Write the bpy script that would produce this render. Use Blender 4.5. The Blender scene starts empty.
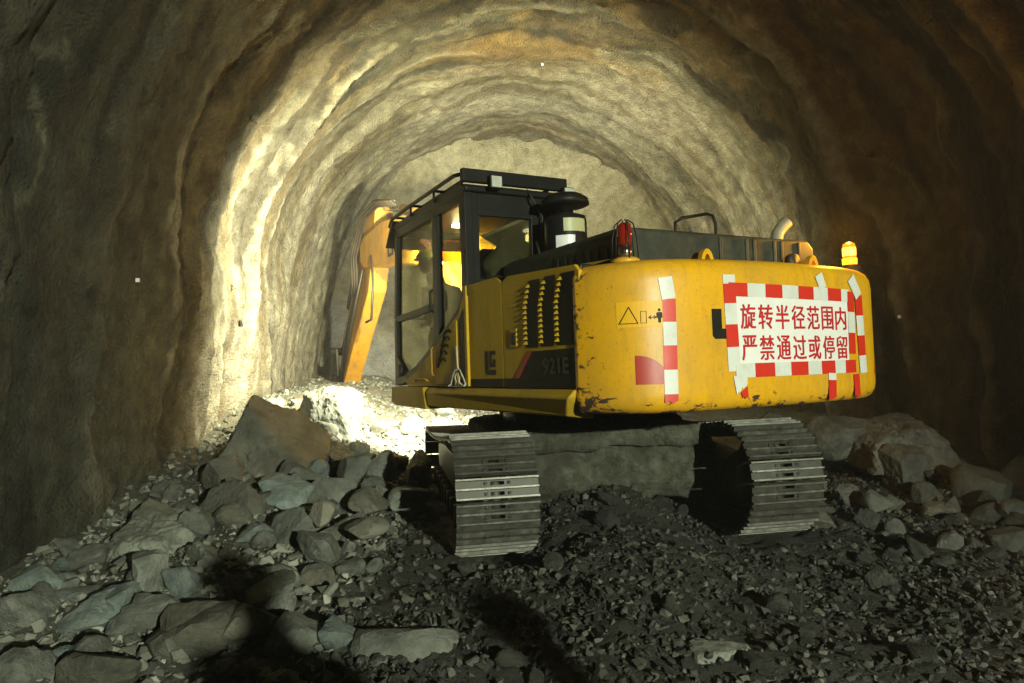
import bpy, bmesh, math, random
import numpy as np
from mathutils import Vector, Matrix, Euler

R_ = math.radians
scene = bpy.context.scene
COL = scene.collection

# ------------------------------------------------------------------ camera, world, exposure
cam_d = bpy.data.cameras.new('camera')
cam_d.sensor_width = 36.0
cam_d.lens = 25.07
cam_d.clip_start = 0.05
cam_d.clip_end = 400
cam = bpy.data.objects.new('camera', cam_d)
COL.objects.link(cam)
cam.location = (0, 0, 1.53)
cam.rotation_euler = (R_(90.28), 0, 0)
scene.camera = cam

world = bpy.data.worlds.new('World')
scene.world = world
world.use_nodes = True
wn = world.node_tree.nodes
wbg = wn['Background']
wsky = wn.new('ShaderNodeTexSky')
wsky.sky_type = 'NISHITA'
wsky.sun_disc = False
wsky.sun_elevation = R_(4)
world.node_tree.links.new(wsky.outputs[0], wbg.inputs['Color'])
wbg.inputs['Strength'].default_value = 0.004        # deep inside a tunnel: almost no daylight

scene.view_settings.view_transform = 'Standard'
scene.view_settings.look = 'None'
scene.view_settings.exposure = 0.0
scene.view_settings.gamma = 1.0
scene.view_settings.use_curve_mapping = False
scene.render.engine = 'CYCLES'
scene.cycles.use_denoising = True
scene.cycles.use_adaptive_sampling = True
scene.cycles.adaptive_threshold = 0.03
scene.cycles.max_bounces = 8
scene.cycles.diffuse_bounces = 4
scene.cycles.sample_clamp_indirect = 4.0
scene.cycles.caustics_reflective = False
scene.cycles.caustics_refractive = False

ROOF_W = 3700.0           # work lamp on the front edge of the cab roof
FRONT_W = 260.0        # flood lamp on the boom, lights the face and the left wall
LOW_W = 2300.0          # work lamp low on the front of the upper frame
REAR_W = 9000.0         # wall flood behind the viewpoint

# ------------------------------------------------------------------ noise
_rs = np.random.RandomState(7)
_PERM = _rs.permutation(512).astype(np.int64)
_VAL = _rs.rand(512) * 2 - 1

def _h(i, j, k):
    return _VAL[_PERM[(_PERM[(_PERM[i & 511] + j) & 511] + k) & 511]]

def vnoise(x, y, z=0.0):
    x, y, z = np.broadcast_arrays(np.asarray(x, float), np.asarray(y, float), np.asarray(z, float))
    xi, yi, zi = np.floor(x).astype(np.int64), np.floor(y).astype(np.int64), np.floor(z).astype(np.int64)
    fx, fy, fz = x - xi, y - yi, z - zi
    u, v, w = [t * t * t * (t * (t * 6 - 15) + 10) for t in (fx, fy, fz)]
    def L(a, b, t): return a + (b - a) * t
    return L(L(L(_h(xi, yi, zi), _h(xi+1, yi, zi), u), L(_h(xi, yi+1, zi), _h(xi+1, yi+1, zi), u), v),
             L(L(_h(xi, yi, zi+1), _h(xi+1, yi, zi+1), u), L(_h(xi, yi+1, zi+1), _h(xi+1, yi+1, zi+1), u), v), w)

def fbm(x, y, z=0.0, octs=4, gain=0.5):
    s, a, t = 0.0, 1.0, 0.0
    for o in range(octs):
        k = 2.03 ** o
        s = s + a * vnoise(np.asarray(x) * k + 17.1 * o, np.asarray(y) * k + 5.3 * o, np.asarray(z) * k + 3.7 * o)
        t += a
        a *= gain
    return s / t * 1.6

def sstep(a, b, x):
    t = np.clip((np.asarray(x, float) - a) / (b - a), 0, 1)
    return t * t * (3 - 2 * t)

# ------------------------------------------------------------------ materials
MATS = {}
class NT:
    def __init__(self, name):
        self.m = bpy.data.materials.new(name)
        self.m.use_nodes = True
        self.t = self.m.node_tree
        self.b = self.t.nodes['Principled BSDF']
        self.out = self.t.nodes['Material Output']
        MATS[name] = self.m
    def n(self, kind, **kw):
        nd = self.t.nodes.new('ShaderNode' + kind)
        for k, v in kw.items():
            setattr(nd, k, v)
        return nd
    def l(self, a, b):
        self.t.links.new(a, b)
    def noise(self, scale, detail=6, rough=0.6, src='Object', dist=0.0, stretch=None):
        tc = self.n('TexCoord')
        nz = self.n('TexNoise')
        nz.inputs['Scale'].default_value = scale
        nz.inputs['Detail'].default_value = detail
        nz.inputs['Roughness'].default_value = rough
        nz.inputs['Distortion'].default_value = dist
        o = tc.outputs[src]
        if stretch:
            mp = self.n('Mapping')
            mp.inputs['Scale'].default_value = stretch
            self.l(o, mp.inputs['Vector'])
            o = mp.outputs[0]
        self.l(o, nz.inputs['Vector'])
        return nz.outputs['Fac']
    def ramp(self, fac, stops):
        r = self.n('ValToRGB')
        e = r.color_ramp.elements
        while len(e) < len(stops):
            e.new(0.5)
        for el, (p, c) in zip(e, stops):
            el.position = p
            el.color = (*c, 1) if len(c) == 3 else c
        self.l(fac, r.inputs['Fac'])
        return r.outputs['Color']
    def mix(self, fac, a, b, mode='MIX'):
        m = self.n('MixRGB', blend_type=mode)
        for s, v in zip(('Fac', 'Color1', 'Color2'), (fac, a, b)):
            if hasattr(v, 'is_linked'):
                self.l(v, m.inputs[s])
            elif isinstance(v, (int, float)):
                m.inputs[s].default_value = v
            else:
                m.inputs[s].default_value = (*v, 1)
        return m.outputs[0]
    def math(self, op, a, b=0.0):
        m = self.n('Math', operation=op)
        for i, v in enumerate((a, b)):
            if hasattr(v, 'is_linked'):
                self.l(v, m.inputs[i])
            else:
                m.inputs[i].default_value = v
        return m.outputs[0]
    def sepobj(self):
        tc = self.n('TexCoord')
        s = self.n('SeparateXYZ')
        self.l(tc.outputs['Object'], s.inputs[0])
        return s.outputs
    def bump(self, height, strength=0.3, dist=0.02):
        b = self.n('Bump')
        b.inputs['Strength'].default_value = strength
        b.inputs['Distance'].default_value = dist
        self.l(height, b.inputs['Height'])
        self.l(b.outputs[0], self.b.inputs['Normal'])
        return b
    def set(self, color=None, rough=0.6, metal=0.0, spec=0.5):
        if color is not None:
            if hasattr(color, 'is_linked'):
                self.l(color, self.b.inputs['Base Color'])
            else:
                self.b.inputs['Base Color'].default_value = (*color, 1)
        if hasattr(rough, 'is_linked'):
            self.l(rough, self.b.inputs['Roughness'])
        else:
            self.b.inputs['Roughness'].default_value = rough
        self.b.inputs['Metallic'].default_value = metal
        self.b.inputs['Specular IOR Level'].default_value = spec
        return self.m

def plain(name, color, rough=0.6, metal=0.0, dirt=0.35, dirt_col=(0.07, 0.06, 0.04), scale=6.0, spec=0.5):
    k = NT(name)
    n1 = k.noise(scale, 7, 0.7)
    f = k.ramp(n1, [(0.42, (0, 0, 0)), (0.72, (dirt, dirt, dirt))])
    c = k.mix(f, color, dirt_col)
    k.set(c, k.math('ADD', k.math('MULTIPLY', n1, 0.25), rough - 0.12), metal, spec)
    return k.m

def mat_yellow(name, base, chips=False, dirt=0.5, spec=0.45):
    k = NT(name)
    n1 = k.noise(2.2, 8, 0.65)
    n2 = k.noise(9, 8, 0.7, stretch=(1, 1, 0.22))
    n3 = k.noise(38, 4, 0.6)
    xyz = k.sepobj()
    c = k.mix(k.ramp(n1, [(0.35, (0, 0, 0)), (0.75, (dirt, dirt, dirt))]), base,
              tuple(v * q for v, q in zip(base, (0.55, 0.5, 0.6))))
    c = k.mix(k.ramp(n2, [(0.50, (0, 0, 0)), (0.78, (dirt * 0.9,) * 3)]), c, (0.10, 0.070, 0.02))
    c = k.mix(k.ramp(n3, [(0.60, (0, 0, 0)), (0.70, (0.30,) * 3)]), c, (0.12, 0.08, 0.03))
    nd = k.noise(1.1, 6, 0.7)
    c = k.mix(k.ramp(nd, [(0.40, (0, 0, 0)), (0.72, (0.30,) * 3)]), c, (0.34, 0.25, 0.10))
    nsp = k.noise(55, 3, 0.5)
    c = k.mix(k.ramp(nsp, [(0.66, (0, 0, 0)), (0.70, (0.30,) * 3)]), c, (0.11, 0.085, 0.04))
    if chips:
        n4 = k.noise(11, 9, 0.72, dist=0.4, stretch=(0.8, 0.8, 1.5))
        n5 = k.noise(2.6, 3, 0.5)
        # chipped and rusted where it is knocked about: the left corner and the lower rim
        ex = k.ramp(k.math('MULTIPLY', xyz['X'], -1.0), [(0.0, (0, 0, 0)), (1.0, (1, 1, 1))])
        ex = k.math('MULTIPLY', k.math('MAXIMUM', k.math('SUBTRACT', k.math('MULTIPLY', xyz['X'], -1.0), 1.12), 0.0), 0.75)
        ez = k.math('MULTIPLY', k.math('MAXIMUM', k.math('SUBTRACT', 1.27, xyz['Z']), 0.0), 1.1)
        m = k.math('ADD', k.math('ADD', n4, ex), k.math('ADD', ez, k.math('MULTIPLY', n5, 0.10)))
        m = k.math('ADD', m, 0.015)
        chip = k.ramp(m, [(0.805, (0, 0, 0)), (0.83, (1, 1, 1))])
        rim = k.ramp(m, [(0.785, (0, 0, 0)), (0.815, (0.8, 0.8, 0.8))])
        c = k.mix(rim, c, (0.16, 0.085, 0.02))
        c = k.mix(chip, c, k.mix(n3, (0.02, 0.012, 0.007), (0.075, 0.035, 0.015)))
        n6 = k.noise(3.0, 6, 0.7, dist=0.6, stretch=(0.7, 0.7, 9))
        scr = k.ramp(n6, [(0.700, (0, 0, 0)), (0.712, (0.9,) * 3)])
        c = k.mix(k.math('MULTIPLY', scr, k.ramp(xyz['Z'], [(0.0, (1, 1, 1)), (1.0, (1, 1, 1))])), c, (0.06, 0.04, 0.02))
        k.bump(k.math('SUBTRACT', k.math('MULTIPLY', n1, 0.3), k.math('MULTIPLY', chip, 0.4)), 0.25, 0.01)
        rg = k.math('ADD', 0.34, k.math('MULTIPLY', chip, 0.4))
        rg = k.math('ADD', rg, k.math('MULTIPLY', n2, 0.18))
        k.set(c, rg)
    else:
        k.bump(n1, 0.12, 0.01)
        k.set(c, k.math('ADD', 0.38, k.math('MULTIPLY', n2, 0.35)), 0, spec)
    return k.m

def mat_rock(name, dark, light, warm, scale=3.0, wet=0.75):
    k = NT(name)
    tc = k.n('TexCoord'); oi = k.n('ObjectInfo')
    n1 = k.noise(scale, 9, 0.65)
    n2 = k.noise(scale * 6, 8, 0.7)
    n3 = k.noise(scale * 0.6, 4, 0.5, dist=0.5)
    c = k.ramp(n1, [(0.32, dark), (0.68, light)])
    c = k.mix(k.ramp(n3, [(0.45, (0, 0, 0)), (0.7, (0.6,) * 3)]), c, warm)
    c = k.mix(k.ramp(n2, [(0.52, (0, 0, 0)), (0.70, (0.45,) * 3)]), c, dark)
    vr = k.math('ADD', k.math('MULTIPLY', oi.outputs['Random'], 0.55), 0.72)
    cc = k.n('CombineXYZ')
    for s in 'XYZ':
        k.l(vr, cc.inputs[s])
    c = k.mix(1.0, c, cc.outputs[0], 'MULTIPLY')
    rn = k.n('TexNoise'); rn.noise_type = 'RIDGED_MULTIFRACTAL'; rn.inputs['Scale'].default_value = scale * 2.2; rn.inputs['Detail'].default_value = 6; rn.inputs['Roughness'].default_value = .62
    k.l(tc.outputs['Object'], rn.inputs['Vector'])
    k.bump(k.math('ADD', k.math('MULTIPLY', rn.outputs['Fac'], 0.35), k.math('MULTIPLY', n2, 0.7)), 0.9, 0.045)
    k.set(c, wet, 0, 0.35)
    return k.m

YEL = (0.66, 0.39, 0.008)
mat_yellow('paint_counterweight', (0.76, 0.385, 0.003), chips=True, dirt=0.42)
mat_yellow('paint_side', (0.64, 0.40, 0.006), dirt=0.28, spec=.2)
mat_yellow('paint_skirt', (0.54, 0.34, 0.008), dirt=0.4, spec=.2)
mat_yellow('paint_boom', (0.52, 0.25, 0.008), dirt=1.0)
plain('black_paint', (0.009, 0.010, 0.009), 0.45, dirt=0.3, dirt_col=(0.035, 0.033, 0.022), scale=5, spec=.2)
plain('hood_black', (0.020, 0.023, 0.014), 0.6, dirt=0.75, dirt_col=(0.065, 0.068, 0.042), scale=7)
plain('rubber', (0.014, 0.014, 0.013), 0.6, dirt=0.5)
plain('hose', (0.028, 0.020, 0.012), 0.6, dirt=0.5, dirt_col=(0.07, 0.05, 0.025))
plain('steel_dark', (0.05, 0.045, 0.035), 0.5, 0.6, dirt=0.6)
plain('chrome', (0.5, 0.48, 0.42), 0.25, 1.0, dirt=0.4)
k = NT('mud')
n1 = k.noise(9, 9, 0.75); n2 = k.noise(3.2, 5, 0.6); n3 = k.noise(40, 6, 0.75)
c = k.ramp(n1, [(0.36, (0.045, 0.044, 0.030)), (0.66, (0.185, 0.185, 0.135))])
c = k.mix(k.ramp(n2, [(0.46, (0, 0, 0)), (0.64, (0.75,) * 3)]), c, (0.055, 0.052, 0.035))
k.bump(k.math('ADD', n1, k.math('MULTIPLY', n3, 0.5)), 1.0, 0.06)
k.set(c, 0.85, 0, 0.3)
plain('seat_cloth', (0.03, 0.03, 0.03), 0.8)
plain('bag_white', (0.75, 0.68, 0.50), 0.7, dirt=0.5, dirt_col=(0.2, 0.16, 0.09), scale=5)
plain('decal_black', (0.010, 0.010, 0.009), 0.5, dirt=0.3, dirt_col=(0.035, 0.03, 0.015), spec=.15)
plain('decal_red', (0.42, 0.025, 0.012), 0.4, dirt=0.3)
plain('decal_grey', (0.085, 0.078, 0.055), 0.5, dirt=0.2, spec=.2)
plain('tape_red', (0.60, 0.028, 0.012), 0.45, dirt=0.18, dirt_col=(0.35, 0.05, 0.02), scale=9)
plain('tape_white', (0.66, 0.68, 0.62), 0.45, dirt=0.35, dirt_col=(0.36, 0.36, 0.30), scale=9)
plain('banner_white', (0.78, 0.76, 0.72), 0.5, dirt=0.22, dirt_col=(0.5, 0.47, 0.40), scale=6)
plain('print_red', (0.50, 0.015, 0.018), 0.5, dirt=0.08)
plain('sticker_white', (0.85, 0.85, 0.85), 0.3, dirt=0.15)
plain('sticker_cream', (0.50, 0.50, 0.26), 0.4, dirt=0.2)
plain('rope_white', (0.7, 0.68, 0.6), 0.8)
plain('pale_pipe', (0.26, 0.24, 0.17), 0.5, dirt=0.6, dirt_col=(0.2, 0.16, 0.08))
plain('skin', (0.42, 0.24, 0.15), 0.55, dirt=0.2, dirt_col=(0.3, 0.15, 0.09))
plain('work_clothes', (0.05, 0.06, 0.07), 0.85)
plain('helmet_yellow', (0.55, 0.62, 0.03), 0.35, dirt=0.2)
plain('lamp_metal', (0.06, 0.06, 0.055), 0.5, 0.3)
plain('lens_grey', (0.55, 0.57, 0.50), 0.2, dirt=0.3)
plain('reflector', (0.9, 0.9, 0.88), 0.25, dirt=0.05)
plain('visor_yellow', (0.75, 0.50, 0.05), 0.5, dirt=0.1)

def track_mat(name, c0, c1, c2, metal):
    k = NT(name)
    n1 = k.noise(14, 8, 0.7)
    n2 = k.noise(5, 6, 0.7, stretch=(0.3, 1, 1))
    oi = k.n('ObjectInfo')
    c = k.ramp(n1, [(0.35, c0), (0.7, c1)])
    f = k.math('ADD', n2, k.math('MULTIPLY', k.math('SUBTRACT', oi.outputs['Random'], 0.5), 0.3))
    c = k.mix(k.ramp(f, [(0.42, (0, 0, 0)), (0.7, (0.8,) * 3)]), c, c2)
    k.bump(n1, 0.3, 0.006)
    k.set(c, k.math('ADD', 0.36, k.math('MULTIPLY', n1, 0.3)), metal)
track_mat('track_steel', (0.020, 0.019, 0.014), (0.075, 0.073, 0.056), (0.045, 0.043, 0.030), 0.35)
track_mat('track_edge', (0.09, 0.088, 0.072), (0.32, 0.315, 0.27), (0.10, 0.095, 0.07), 0.7)

def glass_mat(name, tint, rough=0.03, gloss=0.10):
    k = NT(name)
    tr = k.n('BsdfTransparent'); tr.inputs[0].default_value = (*tint, 1)
    gl = k.n('BsdfGlossy'); gl.inputs['Roughness'].default_value = rough
    df = k.n('BsdfDiffuse'); df.inputs[0].default_value = (0.25, 0.23, 0.16, 1)
    fr = k.n('Fresnel'); fr.inputs[0].default_value = 1.45
    m1 = k.n('MixShader'); m2 = k.n('MixShader')
    dn = k.ramp(k.noise(4, 7, 0.7), [(0.4, (0.01,) * 3), (0.8, (0.07,) * 3)])
    k.l(dn, m1.inputs[0]); k.l(tr.outputs[0], m1.inputs[1]); k.l(df.outputs[0], m1.inputs[2])
    k.l(k.math('MULTIPLY', fr.outputs[0], gloss * 2.2), m2.inputs[0])
    k.l(m1.outputs[0], m2.inputs[1]); k.l(gl.outputs[0], m2.inputs[2])
    k.l(m2.outputs[0], k.out.inputs['Surface'])
glass_mat('cab_glass', (0.70, 0.70, 0.60))
glass_mat('cab_glass_dark', (0.48, 0.49, 0.42))
glass_mat('film_yellow', (1.0, 0.62, 0.04))

def emit_mat(name, col, strength):
    k = NT(name)
    k.set(tuple(q * .05 for q in col), 0.4)
    k.b.inputs['Emission Color'].default_value = (*col, 1)
    k.b.inputs['Emission Strength'].default_value = strength
emit_mat('amber_lit', (1.0, 0.17, 0.003), 3.0)
emit_mat('amber_core', (1.0, 0.40, 0.06), 4.0)
emit_mat('lamp_lit', (1.0, 0.95, 0.82), 30.0)
k = NT('amber_lens'); k.set((0.9, 0.35, 0.02), 0.15); k.b.inputs['Emission Color'].default_value = (1, 0.30, 0.01, 1); k.b.inputs['Emission Strength'].default_value = 5.0
k = NT('red_lens'); k.set((0.22, 0.012, 0.006), 0.12)
k.b.inputs['Coat Weight'].default_value = 0.6

def lining_mat():
    k = NT('shotcrete')
    at = k.n('VertexColor'); at.layer_name = 'stain_and_light'
    n1 = k.noise(26, 7, 0.75)
    n2 = k.noise(70, 5, 0.7)
    n3 = k.noise(5, 8, 0.65)
    c = k.mix(1.0, at.outputs['Color'], k.ramp(n3, [(0.3, (0.62, 0.60, 0.55)), (0.72, (1.25, 1.25, 1.25))]), 'MULTIPLY')
    c = k.mix(k.ramp(n1, [(0.50, (0, 0, 0)), (0.70, (0.6,) * 3)]), c, (0.04, 0.037, 0.024))
    vo = k.n('TexVoronoi'); vo.inputs['Scale'].default_value = 34
    tc = k.n('TexCoord'); k.l(tc.outputs['Object'], vo.inputs['Vector'])
    h = k.math('ADD', k.math('MULTIPLY', n1, 0.9), k.math('MULTIPLY', n2, 0.5))
    h = k.math('SUBTRACT', h, k.math('MULTIPLY', vo.outputs['Distance'], 0.6))
    k.bump(h, 1.0, 0.075)
    k.set(c, k.ramp(n3, [(0.35, (0.62,) * 3), (0.7, (0.9,) * 3)]), 0, 0.35)
lining_mat()

def ground_mat():
    k = NT('muck')
    n1 = k.noise(2.0, 9, 0.7)
    n2 = k.noise(18, 8, 0.75)
    n3 = k.noise(60, 5, 0.7)
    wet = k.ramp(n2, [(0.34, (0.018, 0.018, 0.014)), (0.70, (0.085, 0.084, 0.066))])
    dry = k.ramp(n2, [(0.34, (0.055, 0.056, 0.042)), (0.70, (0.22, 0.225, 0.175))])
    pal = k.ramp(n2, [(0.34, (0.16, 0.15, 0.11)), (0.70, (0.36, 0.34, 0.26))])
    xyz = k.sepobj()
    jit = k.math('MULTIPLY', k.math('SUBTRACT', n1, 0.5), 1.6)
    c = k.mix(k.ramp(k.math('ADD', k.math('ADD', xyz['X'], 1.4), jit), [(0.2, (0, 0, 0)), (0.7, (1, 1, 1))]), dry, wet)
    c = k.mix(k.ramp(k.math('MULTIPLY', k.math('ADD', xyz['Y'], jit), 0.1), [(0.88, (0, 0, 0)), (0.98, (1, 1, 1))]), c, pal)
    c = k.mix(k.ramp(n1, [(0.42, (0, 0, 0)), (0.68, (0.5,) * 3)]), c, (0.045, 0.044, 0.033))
    k.bump(k.math('ADD', n2, k.math('MULTIPLY', n3, 0.5)), 0.9, 0.07)
    k.set(c, k.ramp(n1, [(0.4, (0.85,) * 3), (0.65, (0.5,) * 3)]), 0, 0.4)
ground_mat()
mat_rock('rock_grey', (0.080, 0.086, 0.070), (0.275, 0.29, 0.24), (0.24, 0.24, 0.195))
mat_rock('rock_blue', (0.085, 0.105, 0.095), (0.28, 0.33, 0.30), (0.20, 0.215, 0.165))
mat_rock('rock_brown', (0.062, 0.062, 0.047), (0.185, 0.18, 0.138), (0.165, 0.15, 0.105))
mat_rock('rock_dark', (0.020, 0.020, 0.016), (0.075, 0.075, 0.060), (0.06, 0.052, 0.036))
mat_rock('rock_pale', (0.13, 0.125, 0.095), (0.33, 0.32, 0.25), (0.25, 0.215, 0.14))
mat_rock('rock_grey_dim', (0.038, 0.040, 0.032), (0.135, 0.138, 0.114), (0.095, 0.092, 0.07))  # darkened copy of rock_grey; right-side shade put into its colour

# ------------------------------------------------------------------ mesh helpers
def tag(o, label=None, cat=None, group=None, kind=None):
    for kk, v in (('label', label), ('category', cat), ('group', group), ('kind', kind)):
        if v:
            o[kk] = v
    return o

def empty(name, loc=(0, 0, 0), rot=(0, 0, 0)):
    o = bpy.data.objects.new(name, None)
    o.empty_display_size = 0.2
    COL.objects.link(o)
    o.location = loc
    o.rotation_euler = rot
    return o

def mesh_obj(name, me, parent=None):
    o = bpy.data.objects.new(name, me)
    COL.objects.link(o)
    o.parent = parent
    return o

def smooth(me, on=True):
    me.polygons.foreach_set('use_smooth', np.full(len(me.polygons), on))

class MB:
    """collects shapes; build() links them as one mesh object"""
    def __init__(self, xf=None):
        self.v, self.f, self.mi, self.mats, self.xf, self.sm = [], [], [], [], xf, []
    def _m(self, m):
        if m not in self.mats:
            self.mats.append(m)
        return self.mats.index(m)
    def add(self, vs, fs, m, sm=False):
        b = len(self.v)
        self.v += [tuple(p) for p in vs]
        self.f += [[i + b for i in f] for f in fs]
        self.mi += [self._m(m)] * len(fs)
        self.sm += [sm] * len(fs)
        return self
    def box(self, c, s, m, rot=None):
        cx, cy, cz = c; a, b, d = (q / 2 for q in s)
        vs = [Vector((sx * a, sy * b, sz * d)) for sx in (-1, 1) for sy in (-1, 1) for sz in (-1, 1)]
        if rot:
            M = Euler(rot).to_matrix()
            vs = [M @ p for p in vs]
        vs = [(p.x + cx, p.y + cy, p.z + cz) for p in vs]
        return self.add(vs, [(0, 1, 3, 2), (4, 6, 7, 5), (0, 4, 5, 1), (2, 3, 7, 6), (0, 2, 6, 4), (1, 5, 7, 3)], m)
    def tube(self, pts, r, m, n=8, caps=True):
        pts = [Vector(p) for p in pts]
        rs = r if isinstance(r, (list, tuple)) else [r] * len(pts)
        vs, fs = [], []
        t0 = (pts[1] - pts[0]).normalized()
        up = Vector((0, 0, 1)) if abs(t0.z) < 0.9 else Vector((1, 0, 0))
        u = t0.cross(up).normalized()
        for i, p in enumerate(pts):
            t = ((pts[min(i + 1, len(pts) - 1)] - pts[max(i - 1, 0)])).normalized()
            u = (u - t * u.dot(t)).normalized()
            w = t.cross(u)
            for k in range(n):
                a = 2 * math.pi * k / n
                vs.append(p + (u * math.cos(a) + w * math.sin(a)) * rs[i])
        for i in range(len(pts) - 1):
            for k in range(n):
                fs.append((i * n + k, i * n + (k + 1) % n, (i + 1) * n + (k + 1) % n, (i + 1) * n + k))
        if caps:
            fs.append(tuple(range(n - 1, -1, -1)))
            fs.append(tuple(range((len(pts) - 1) * n, len(pts) * n)))
        return self.add(vs, fs, m, True)
    def prism(self, poly, axis, a, b, m):
        """poly in the two other axes (cyclic order kept), extruded from a to b along axis"""
        n = len(poly)
        def P(q, d):
            o = [0, 0, 0]
            rest = [i for i in range(3) if i != axis]
            o[axis] = d
            o[rest[0]], o[rest[1]] = q
            return tuple(o)
        vs = [P(q, a) for q in poly] + [P(q, b) for q in poly]
        fs = [tuple(range(n)), tuple(range(2 * n - 1, n - 1, -1))]
        fs += [(i, (i + 1) % n, n + (i + 1) % n, n + i) for i in range(n)]
        return self.add(vs, fs, m)
    def lathe(self, prof, c, m, n=20, axis=2):
        vs, fs = [], []
        for (r, h) in prof:
            for k in range(n):
                a = 2 * math.pi * k / n
                q = [r * math.cos(a), r * math.sin(a)]
                q.insert(axis, h)
                vs.append((c[0] + q[0], c[1] + q[1], c[2] + q[2]))
        for i in range(len(prof) - 1):
            for k in range(n):
                fs.append((i * n + k, i * n + (k + 1) % n, (i + 1) * n + (k + 1) % n, (i + 1) * n + k))
        fs.append(tuple(range(n))); fs.append(tuple(range((len(prof) - 1) * n, len(prof) * n)))
        return self.add(vs, fs, m, True)
    def mesh(self, name):
        me = bpy.data.meshes.new(name)
        vs = self.v
        if self.xf is not None:
            vs = [tuple(self.xf @ Vector(p)) for p in vs]
        me.from_pydata(vs, [], self.f)
        for m in self.mats:
            me.materials.append(MATS[m])
        me.polygons.foreach_set('material_index', self.mi)
        me.polygons.foreach_set('use_smooth', self.sm)
        bm = bmesh.new(); bm.from_mesh(me)
        bmesh.ops.recalc_face_normals(bm, faces=bm.faces)
        bm.to_mesh(me); bm.free()
        return me
    def build(self, name, parent=None, bevel=0.0, seg=2):
        me = self.mesh(name)
        o = mesh_obj(name, me, parent)
        if bevel:
            md = o.modifiers.new('bevel', 'BEVEL')
            md.width = bevel; md.segments = seg; md.limit_method = 'ANGLE'; md.angle_limit = R_(35)
            md.harden_normals = False
        return o

def roughen(o, cuts, amp, freq):
    bm = bmesh.new(); bm.from_mesh(o.data)
    bmesh.ops.triangulate(bm, faces=[f for f in bm.faces if len(f.verts) > 4])
    for _ in range(cuts):
        bmesh.ops.subdivide_edges(bm, edges=[e for e in bm.edges if e.calc_length() > .05], cuts=1, use_grid_fill=True)
    bmesh.ops.triangulate(bm, faces=bm.faces[:])
    bm.normal_update()
    co = np.array([v.co[:] for v in bm.verts])
    d = amp * (fbm(co[:, 0] * freq, co[:, 1] * freq, co[:, 2] * freq, 5, .6) + .4)
    for v, q in zip(bm.verts, d):
        v.co += v.normal * float(q)
    bm.to_mesh(o.data); bm.free(); smooth(o.data)

def grid_faces(nu, nv):
    i = np.arange(nu - 1)[:, None]; j = np.arange(nv - 1)[None, :]
    a = i * nv + j
    return np.stack([a, a + 1, a + nv + 1, a + nv], -1).reshape(-1, 4)

def grid_mesh(name, P, mat, sm=True):
    nu, nv = P.shape[:2]
    me = bpy.data.meshes.new(name)
    v = P.reshape(-1, 3).astype(np.float32); f = grid_faces(nu, nv).astype(np.int32)
    me.vertices.add(len(v)); me.vertices.foreach_set('co', v.ravel())
    me.loops.add(f.size); me.loops.foreach_set('vertex_index', f.ravel())
    me.polygons.add(len(f)); me.polygons.foreach_set('loop_start', np.arange(0, f.size, 4, dtype=np.int32))
    me.update(calc_edges=True)
    me.validate()
    smooth(me, sm)
    me.materials.append(MATS[mat])
    return me

# ------------------------------------------------------------------ the tunnel (setting)
AX = -0.0771                       # sideways drift of the axis per metre ahead
X0, ZC, RAD = 1.18, 2.17, 4.27     # axis offset at the viewpoint, arch centre height, radius
FACE_Y = 17.5
def axis_x(y): return X0 + AX * y

def arch(t):
    """unit-less arch outline: t in -1..1 runs from the left foot over the crown to the right foot"""
    ang = t * R_(128)
    x = np.sin(ang) * RAD
    z = np.cos(ang) * RAD
    low = np.clip(-z, 0, None)
    x = x * (1 + 0.035 * low) * np.where(low > 0, 1 / np.maximum(np.abs(np.sin(ang)), 0.4) ** 0.75, 1)
    return x, z, ang

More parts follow.
